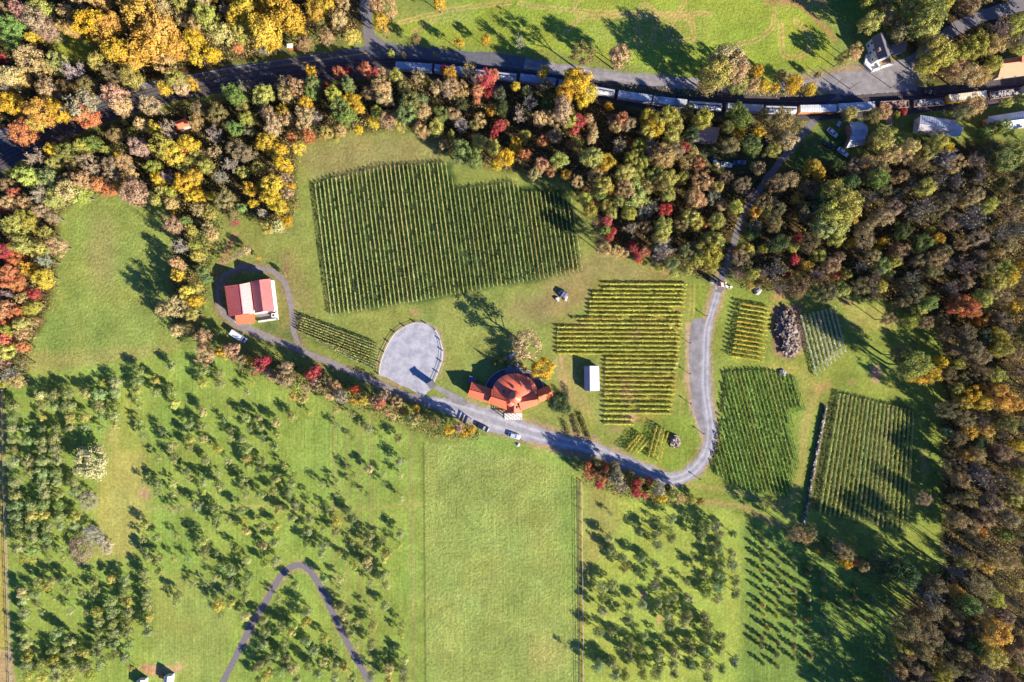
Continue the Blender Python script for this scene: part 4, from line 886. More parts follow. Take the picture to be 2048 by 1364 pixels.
rock('boulder', 1565, 745, 1.2, 'lone pale boulder below the brush heap')
rock('boulder', 1514, 582, 1.3, 'pinkish boulder at the wood edge right of the gatehouse')
rock('boulder', 1115, 598, 0.9, 'small boulder, left lower one of the lawn boulder cluster')
rock('boulder', 1127, 589, 1.5, 'largest dark boulder of the cluster on the lawn', zs=1.0, mt=M_SLATE)
rock('boulder', 1122, 585, 1.0, 'upper left boulder of the cluster on the lawn', zs=1.0)
rock('boulder', 1131, 596, 1.0, 'right lower boulder of the cluster on the lawn')
for x, y, r, lab in ((1021, 713, .9, 'white garden rock, left one above the terrace'), (1028, 709, .8, 'white garden rock, upper one above the terrace'), (1034, 729, .8, 'pale garden rock beside the yellow tree'), (1018, 733, .7, 'pale garden rock on terrace edge')):
    rock('garden_rock', x, y, r, lab, 'rock', M_STONE)

def heap(name, poly, hgt, label, cat, n, mats, size, sticks=True):
    cx = sum(p[0] for p in poly) / len(poly); cy = sum(p[1] for p in poly) / len(poly); o = P(cx, cy); m_ = MB(o)
    a = np.array(poly); x0, y0 = a.min(0); x1, y1 = a.max(0); k = 0
    while k < n:
        x, y = random.uniform(x0, x1), random.uniform(y0, y1)
        if not bool(inpoly(np.array([x]), np.array([y]), poly)[0]): continue
        d = min(math.hypot(x - p[0], y - p[1]) for p in poly); e = min(1, math.hypot((x - cx) / (x1 - x0), (y - cy) / (y1 - y0)) * 2 + .25 * math.sin(x * .4) * math.cos(y * .23))
        z = hgt * (1 - e * e) * random.uniform(.75, 1.05) + .15; q = P(x, y); k += 1
        if sticks and random.random() < .55:
            t = random.uniform(0, 6.28); l = random.uniform(.5, 1.6); v = Vector((math.cos(t) * l, math.sin(t) * l, random.uniform(-.3, .5)))
            m_.bar(q + Vector((0, 0, z)), q + Vector((0, 0, z)) + v, random.uniform(.06, .15), 4, mi=random.randrange(len(mats)))
        else:
            s_ = random.uniform(*size); m_.box((q.x, q.y, z), (s_, s_ * random.uniform(.5, 1), s_ * random.uniform(.4, .9)), random.uniform(0, 3), mi=random.randrange(len(mats)))
    rp = smooth(list(poly) + [poly[0]], 6)[:-1]; nn = len(rp)
    rim = [P(cx + (p[0] - cx) * random.uniform(.8, .96), cy + (p[1] - cy) * random.uniform(.8, .96)) for p in rp]
    mid = [P(cx + (p[0] - cx) * .55, cy + (p[1] - cy) * .55) + Vector((0, 0, hgt * random.uniform(.35, .7))) for p in rp]
    top = P(cx, cy) + Vector((0, 0, hgt * .85))
    m_.add(rim + mid + [top], [(i, (i + 1) % nn, nn + (i + 1) % nn, nn + i) for i in range(nn)] + [(nn + i, nn + (i + 1) % nn, 2 * nn) for i in range(nn)], 0)
    return tag(m_.build(name, mats), label, cat)
M_BR1 = mat('heap_wood', (0.3, 0.22, 0.16), .95, .1, scale=3, var=.4); M_BR2 = mat('heap_bleached', (0.42, 0.36, 0.3), .95, .1, scale=3, var=.3); M_BR3 = mat('heap_dark', (0.1, 0.075, 0.06), .95, .1, scale=3)
heap('brush_heap', [(1556, 622), (1570, 610), (1582, 620), (1588, 650), (1598, 675), (1601, 700), (1578, 716), (1562, 705), (1566, 680), (1549, 660)], 3.0, 'long heap of bleached brush and stumps between two vine blocks', 'brush heap', 1000, [M_BR1, M_BR2, M_BR3, M_BR1, M_BR3], (.3, 1.0))
heap('rubble_heap', [(1339, 876), (1347, 868), (1357, 873), (1361, 885), (1354, 895), (1341, 893)], 1.9, 'round rubble heap right of the two tiny vine blocks', 'rubble heap', 220, [M_BR1, M_BR2, M_BR3], (.3, .8), False)
# dry stone wall
m_ = MB(P(1628, 930))
for k in range(520):
    t = random.random(); x = 1650 + (1605 - 1650) * t; y = 812 + (1047 - 812) * t; q = P(x + random.uniform(-2.2, 2.2), y); s_ = random.uniform(.3, .65)
    m_.box((q.x, q.y, random.uniform(.1, 1.3)), (s_, s_ * .8, s_ * .6), random.uniform(0, 3), mi=random.randrange(3))
a_, b_ = P(1650, 812), P(1605, 1047); c_ = (a_ + b_) / 2; m_.box((c_.x, c_.y, .65), ((b_ - a_).length, .4, 1.2), math.atan2(b_.y - a_.y, b_.x - a_.x), mi=2)
tag(m_.build('stone_wall', [M_BR1, M_BR2, M_BR3]), 'long dry stone wall on the left of the eastern vine block', 'wall')
# roadside pole and garden bench bits
for x, y, hgt, lab in ((1700, 178, 8, 'wooden utility pole at the gravel yard edge'), (1668, 172, 7, 'wooden utility pole left of the lane crossing'), (1782, 176, 8, 'wooden utility pole at the right end of the gravel yard'), (1496, 150, 9, 'wooden utility pole beyond the meadow trees'), (860, 744, 8, 'tall slim pole on the car park rim')):
    if x == 860: continue
    q = P(x, y); t = empty('utility_pole', (q.x, q.y, 0), lab, 'utility pole')
    m_ = MB(); m_.bar((0, 0, 0), (0, 0, hgt), .16, 8, .11); m_.build('pole', M_POST, t); m_ = MB(); m_.bar((0, 0, hgt), (0, 0, hgt + .3), .09, 6, .03); m_.build('cap', M_DARK, t)
q = P(323, 1351); t = empty('picnic_bench', (q.x, q.y, 0), 'dark red picnic bench beside the bottom shed', 'bench', None, .5)
m_ = MB(); m_.box((0, 0, .75), (1.8, .8, .07)); m_.build('table_top', M_RED, t)
for s_ in (-.7, .7): m_ = MB(); m_.box((0, s_, .45), (1.8, .3, .06)); m_.build('seat', M_RED, t)
for s_ in (-.6, .6): m_ = MB(); m_.bar((s_, -.7, 0), (s_, .25, .72), .05); m_.bar((s_, .7, 0), (s_, -.25, .72), .05); m_.build('leg', M_RED, t)
q = P(583, 96); t = empty('roadside_stand', (q.x, q.y, 0), 'tiny red and white roadside stand on the verge above highway', 'stand')
m_ = MB(); m_.box((0, 0, .9), (1.6, 1.2, 1.8)); m_.build('counter', M_RED, t); m_ = MB(); m_.slab([(-1.1, -.8, 2.0), (1.1, -.8, 2.0), (1.1, .8, 2.4), (-1.1, .8, 2.4)], .1); m_.build('roof', M_WHITE, t)
# ------------------------------------------------------------------ plant meshes (unit radius crowns)
CROWN = {}   # mesh name -> card vertices, tint
def unit(v): return v / (np.linalg.norm(v, axis=-1, keepdims=True) + 1e-9)

def cards(c, n, s, r, asp=(0.55, 1.0)):
    """diamond leaf clumps: centres c, normals n, sizes s"""
    N_ = len(c); t = unit(np.cross(n, r.normal(size=(N_, 3)))); b = np.cross(n, t)
    a = r.uniform(*asp, N_)[:, None]; s = s[:, None]
    bend = n * s * r.uniform(-.25, .25, N_)[:, None]
    V = np.stack([c - t * s + bend, c - b * s * a, c + t * s + bend, c + b * s * a], 1).reshape(-1, 3)
    return V, np.arange(N_ * 4).reshape(-1, 4)

def crown_mesh(name, r, K=18, loose=1.0, N_=2300, flat=.8, size=(.045, .085), clump=(.26, .42), kind='round', m=None):
    i = np.arange(K); u = (i + .5) / K; ph = i * 2.39996 + r.uniform(0, 6)
    if kind == 'cone':
        z = -0.9 + 2.0 * u; rad = (1 - u) * .85 + .05; cc = np.stack([rad * np.cos(ph), rad * np.sin(ph), z], 1); cr = .16 + .22 * (1 - u)
    elif kind == 'column':
        z = -1 + 2 * u; rad = .42 * np.sin(np.clip(u, .05, .97) * np.pi) ** .6; cc = np.stack([rad * np.cos(ph), rad * np.sin(ph), z], 1); cr = r.uniform(.22, .36, K)
    else:
        z = -.55 + 1.4 * u; rr = np.sqrt(np.clip(1 - (z / 1.05) ** 2, 0.03, 1)) * r.uniform(.5, .82, K)
        cc = np.stack([rr * np.cos(ph) * r.uniform(.85, 1.15), rr * np.sin(ph), z * flat], 1) + r.normal(size=(K, 3)) * .08
        cr = r.uniform(*clump, K)
        cc[0] = (0, 0, .5 * flat); 
    p = cr ** 2; p /= p.sum(); k = r.choice(K, N_, p=p)
    d = unit(r.normal(size=(N_, 3))); rad = r.uniform(.12 if loose else .5, 1.05, N_) ** .6 * (1 + .35 * (r.random(N_) < .15) * r.random(N_))
    ctr = cc[k] + d * (cr[k] * rad)[:, None] * np.array([1, 1, .8])
    out = unit(ctr * np.array([1, 1, 1.0]) + 1e-6)
    n = unit(d * .8 + out * .8 + r.normal(size=(N_, 3)) * .6); ctr = ctr + r.normal(size=(N_, 3)) * .035 * loose
    s = r.uniform(*size, N_)
    Vv, Qq = cards(ctr, n, s, r)
    clv = r.uniform(.15, .85, K)
    fa = np.clip(clv[k] * .55 + r.random(N_) * .5, 0, 1)
    me = np_mesh(name, Vv, Qq, m or M_LEAF, fa); CROWN[me.name] = (Vv, fa); return me

def branch_quads(segs, r):
    """segs: (a, b, r0, r1) -> two crossed quads each"""
    A = np.array([s[0] for s in segs]); B = np.array([s[1] for s in segs]); r0 = np.array([s[2] for s in segs])[:, None]; r1 = np.array([s[3] for s in segs])[:, None]
    d = unit(B - A); t = unit(np.cross(d, r.normal(size=A.shape))); b = np.cross(d, t); Vs = []
    for w_ in (t, b): Vs.append(np.stack([A - w_ * r0, A + w_ * r0, B + w_ * r1, B - w_ * r1], 1))
    Vv = np.concatenate(Vs).reshape(-1, 3); return Vv, np.arange(len(Vv)).reshape(-1, 4)

def bare_mesh(name, r, twigs=9, leaves=350):
    segs = []; tips = []
    nl = 9
    for i in range(nl):
        a = np.array([0, 0, -.85 + .5 * r.random()]); ph = i * 2.4 + r.uniform(-.3, .3); el = r.uniform(.35, 1.35)
        e = np.array([math.cos(ph) * math.cos(el), math.sin(ph) * math.cos(el), math.sin(el) - .25]) * r.uniform(.75, 1.0)
        segs.append((a, e, .04, .018))
        for j in range(7):
            t = r.uniform(.3, 1); p = a + (e - a) * t; d = unit(r.normal(size=3) + (e - a) * 1.4 + np.array([0, 0, .4])); q = p + d * r.uniform(.22, .45); segs.append((p, q, .018, .009))
            for k in range(twigs):
                t2 = r.uniform(.2, 1); p2 = p + (q - p) * t2; d2 = unit(r.normal(size=3) + d); q2 = p2 + d2 * r.uniform(.1, .3); segs.append((p2, q2, .011, .005)); tips.append(q2)
    V1, Q1 = branch_quads(segs, r); tips = np.array(tips); kk = r.choice(len(tips), leaves); n_ = unit(r.normal(size=(leaves, 3)) + np.array([0, 0, .6]))
    V2, Q2 = cards(tips[kk] + r.normal(size=(leaves, 3)) * .05, n_, r.uniform(.025, .055, leaves), r)
    fa = np.concatenate([r.uniform(.3, .9, len(Q1)), r.uniform(.1, 1.0, len(Q2))])
    VV = np.concatenate([V1, V2]); me = np_mesh(name, VV, np.concatenate([Q1, Q2 + len(V1)]), M_TWIG, fa); CROWN[me.name] = (VV, fa); return me

def trunk_mesh(name, r, limbs=5):
    """height 1 trunk, radius given in units of height"""
    segs = []; m_ = MB()
    p = Vector((0, 0, 0)); rad = .028
    for k in range(5):
        q = p + Vector((r.normal() * .012, r.normal() * .012, .16)); m_.bar(p, q, rad, 7, rad * .84); p = q; rad *= .84
    for i in range(limbs):
        a = Vector((0, 0, .38 + .08 * i)); ph = i * 2.4 + r.uniform(0, 1); q = a + Vector((math.cos(ph) * .24, math.sin(ph) * .24, .24)); m_.bar(a, q, .012, 5, .005)
    me = bpy.data.meshes.new(name); me.from_pydata(m_.v, [], m_.f); me.materials.append(M_BARK); me.update(); return me

R_ = np.random.default_rng(11)
LEAFY = [crown_mesh('leafy_crown', R_, K=int(R_.integers(30, 46)), N_=4200, size=(.028, .06), clump=(.15, .32), flat=R_.uniform(.75, 1.05)) for _ in range(12)]
SPARSE = [crown_mesh('thin_crown', R_, K=int(R_.integers(28, 44)), N_=2300, size=(.025, .052), clump=(.13, .28)) for _ in range(7)]
BARE = [bare_mesh('bare_crown', R_) for _ in range(5)]
APPLE = [crown_mesh('orchard_crown', R_, loose=0, K=int(R_.integers(9, 14)), N_=1500, size=(.045, .085), clump=(.3, .46), flat=.85) for _ in range(7)]
APPLE_T = [crown_mesh('thin_orchard_crown', R_, loose=0, K=int(R_.integers(7, 11)), N_=750, size=(.045, .08), clump=(.24, .4), flat=.85) for _ in range(5)]
COLUMN = [crown_mesh('column_crown', R_, K=16, N_=700, size=(.06, .11), kind='column') for _ in range(4)]
CONE = [crown_mesh('cone_crown', R_, K=24, N_=1200, size=(.05, .09), kind='cone') for _ in range(2)]
SHRUB = [crown_mesh('shrub_crown', R_, K=int(R_.integers(8, 13)), N_=700, size=(.07, .12), clump=(.3, .45), flat=.7) for _ in range(5)]
TRUNK = [trunk_mesh('trunk', R_) for _ in range(4)]

PAL = {  # what the photograph shows in the sun -> leaf albedo
 'Y': ((236, 187, 64), 'bright yellow'), 'G': ((228, 176, 82), 'golden'), 'O': ((206, 132, 88), 'orange'), 'R': ((192, 78, 78), 'red'),
 'P': ((178, 148, 116), 'pinkish brown'), 'T': ((198, 168, 116), 'tan'), 'L': ((178, 172, 86), 'lime green'), 'N': ((130, 142, 78), 'green'),
 'D': ((74, 88, 54), 'dark green'), 'B': ((144, 130, 84), 'olive brown'), 'W': ((158, 146, 128), 'bare grey'), 'C': ((200, 194, 126), 'pale cream'), 'K': ((154, 160, 98), 'pale sage'), 'J': ((138, 146, 90), 'sage green'), 'X': ((190, 176, 152), 'ashen')}
K_L = 1.06
def leafcol(code, r, j=.13):
    c = np.array(PAL[code][0], float) + r.normal() * 7 + r.normal(size=3) * np.array([6, 4, 5])
    a = np.clip(lin(np.clip(c, 5, 250)) / (K_L * (1.15 if code in 'YGC' else 1)), .006, .6) * (1 + r.uniform(-j, j)); return (float(a[0]), float(a[1]), float(a[2]), 1.0)

ORD = ['zeroth', 'first', 'second', 'third', 'fourth', 'fifth', 'sixth', 'seventh', 'eighth', 'ninth', 'tenth', 'eleventh', 'twelfth', 'thirteenth', 'fourteenth', 'fifteenth', 'sixteenth', 'seventeenth', 'eighteenth', 'nineteenth', 'twentieth']
NUM = ['none', 'one', 'two', 'three', 'four', 'five', 'six', 'seven', 'eight', 'nine', 'ten', 'eleven', 'twelve', 'thirteen', 'fourteen', 'fifteen', 'sixteen', 'seventeen', 'eighteen', 'nineteen', 'twenty']
def ordw(i):
    if i <= 20: return ORD[i]
    return f"{i}{'th' if 10 <= i % 100 <= 20 else {1: 'st', 2: 'nd', 3: 'rd'}.get(i % 10, 'th')}"
def numw(i): return NUM[i] if i <= 20 else str(i)

PLANTS = []     # records, grown at the end
def plant(name, px, py, rpx, hgt, crown, col, zc_frac=.62, zscale=None, cat='tree', fam='', where='', group=None, trunk=True):
    """px,py: where the crown centre shows; rpx: crown radius in photograph pixels"""
    zc = hgt * zc_frac; q = P(px, py, zc); R = rpx * S * (H - zc) / H
    zz = zscale if zscale is not None else min(hgt - zc, R * 1.4) / .95
    lo, hi = (.95, 1.05) if cat == 'fruit tree' else (.86, 1.2)
    PLANTS.append(dict(name=name, px=px, py=py, r=rpx, q=q, zc=zc, R=(R * random.uniform(lo, 1.06), R * random.uniform(.94, hi), zz), rot=random.uniform(0, 6.28), crown=crown, col=col, cat=cat, fam=fam, where=where, group=group,
        trunk=random.choice(TRUNK) if trunk else None, ts=(min(hgt, R * 2.6), zc + zz * .3)))

def grow():
    """the 300 largest of each kind become things of their own, the rest of that kind one mass"""
    by = {}
    for p in PLANTS: by.setdefault(p['name'], []).append(p)
    for nm, l in by.items():
        l.sort(key=lambda p: -p['r'])
        for p in l[:300]:
            t = empty(nm, (p['q'].x, p['q'].y, 0), None, p['cat'], p['group'], p['rot']); p['obj'] = t
            c = bpy.data.objects.new('crown', p['crown']); LINK(c); c.parent = t; c.location = (0, 0, p['zc']); c.scale = p['R']; c.color = p['col']
            if p['trunk']:
                b = bpy.data.objects.new('trunk', p['trunk']); LINK(b); b.parent = t; b.scale = (p['ts'][0], p['ts'][0], p['ts'][1])
        rest = l[300:]
        if not rest: continue
        Vs = []; Fa = []; Co = []
        for p in rest:
            V0, F0 = CROWN[p['crown'].name]; k = 2 if len(F0) > 1000 else 1
            V = V0.reshape(-1, 4, 3)[::k]; F = F0[::k]
            if k == 2: ce = V.mean(1, keepdims=True); V = ce + (V - ce) * 1.3
            V = V * np.array(p['R']); ca, sa = math.cos(p['rot']), math.sin(p['rot'])
            V = np.stack([V[..., 0] * ca - V[..., 1] * sa + p['q'].x, V[..., 0] * sa + V[..., 1] * ca + p['q'].y, V[..., 2] + p['zc']], -1)
            h_ = p['ts'][1]; r_ = p['ts'][0] * .03; x, y = p['q'].x, p['q'].y     # stem: two crossed blades
            st = np.array([[[x - r_, y, 0], [x + r_, y, 0], [x + r_ * .4, y, h_], [x - r_ * .4, y, h_]], [[x, y - r_, 0], [x, y + r_, 0], [x, y + r_ * .4, h_], [x, y - r_ * .4, h_]]])
            Vs += [V, st]; Fa += [F, np.array([.5, .5])]; Co += [np.tile(p['col'], (len(F), 1)), np.tile((.12, .1, .08, 1), (2, 1))]
        V = np.concatenate(Vs).reshape(-1, 3); me = np_mesh(nm + 's', V, np.arange(len(V)).reshape(-1, 4), M_LEAFC, np.concatenate(Fa))
        a = me.attributes.new('col', 'FLOAT_COLOR', 'FACE'); a.data.foreach_set('color', np.concatenate(Co).astype(np.float32).ravel())
        o = bpy.data.objects.new(nm + 's', me); LINK(o); tag(o, MASS[nm], 'woodland', None, 'stuff')
MASS = {'autumn_tree': 'mass of smaller autumn coloured trees filling the woods', 'green_tree': 'mass of smaller green trees filling the woods', 'orchard_tree': 'smallest orchard trees left of the hay field', 'bare_tree': 'mass of smaller bare trees filling the woods', 'shrub': 'small shrubs along the wood edges', 'fruit_tree': 'smallest fruit trees of right orchard'}
def in_(x, y, poly): return bool(inpoly(np.array([x]), np.array([y]), poly)[0])
HY = np.array([(p[0], p[1]) for p in HWY], float)
def zone(x, y):
    hy = float(np.interp(x, HY[:, 0], HY[:, 1]))
    if x > 1690 and y < 200: return 'among houses at upper right'
    if y < hy - 4: return ('at far upper left above highway' if x < 250 else 'in wood above the highway') if x < 730 else 'on the upper meadow edge'
    if y < 215 and x < 420 and y < 330 - x * .35: return 'between highway and railway'
    if 840 <= x <= 1160 and 640 < y < 830: return 'beside the winery'
    if y > 690 and 330 < x < 970: return 'in hedge along barn lane'
    if 1150 < x < 1430 and 900 < y < 1050: return 'in hedge below driveway bend'
    if 330 < x < 640 and 380 < y < 710 and not (x > 470 and y < 475): return 'in strip beside the barn'
    if x < 340 and y > 400: return ('left of the left field' if y < 560 else 'beside lower left field edge') if x < 140 else 'in strip beside the barn'
    if x > 1460 and y > 330:
        if x < 1900 and y > 1030: return 'at hedge below eastern vines'
        if y < 480: return 'in northern part of eastern forest'
        if y < 620: return 'in forest above stone heap' if x < 1780 else 'in forest near right edge'
        if y < 860: return 'in forest right of stone wall'
        return 'in lower eastern forest' if y < 1130 else 'in forest at lower right corner'
    if x > 1370 and y < 350: return 'around the houses below train'
    if x < 600: return 'in wood above left field' if x < 330 else 'in wood above the barn'
    if x < 900: return 'in wood above main vineyard'
    if x < 1180: return 'in wood under freight train'
    return 'in wood right of main vineyard' if y > 330 else 'in wood below train middle'

def tree(px, py, rpx, code, hmul=1.0, fill=False):
    r = R_; Rm = rpx * S
    if code == 'W': crown = BARE[int(r.integers(len(BARE)))]; nm = 'bare_tree'
    elif code in 'PTBX' and r.random() < .4: crown = SPARSE[int(r.integers(len(SPARSE)))]; nm = 'autumn_tree'
    else: crown = LEAFY[int(r.integers(len(LEAFY)))]; nm = 'green_tree' if code in 'LNDBK' else 'autumn_tree'
    shrub = Rm < 1.9
    h = (5.6 + 2.15 * Rm) * hmul * r.uniform(.9, 1.15)
    cat = 'tree'
    if shrub: nm = 'shrub' if code != 'W' else 'bare_shrub'; h = (2.0 + 2.4 * Rm) * hmul; cat = 'shrub'
    size = 'small' if Rm < 2.9 else ('medium' if Rm < 4.6 else 'big')
    noun = 'shrub' if shrub else 'tree'
    fam = f"{PAL[code][1]} {noun}" if shrub else f"{size} {PAL[code][1]} {noun}"
    lc = leafcol(code, r)
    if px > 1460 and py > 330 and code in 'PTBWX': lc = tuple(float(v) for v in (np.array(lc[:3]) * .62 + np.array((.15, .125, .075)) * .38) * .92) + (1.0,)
    return plant(nm, px, py, rpx, h, crown, lc, .62, None, cat, fam, zone(px, py), None)

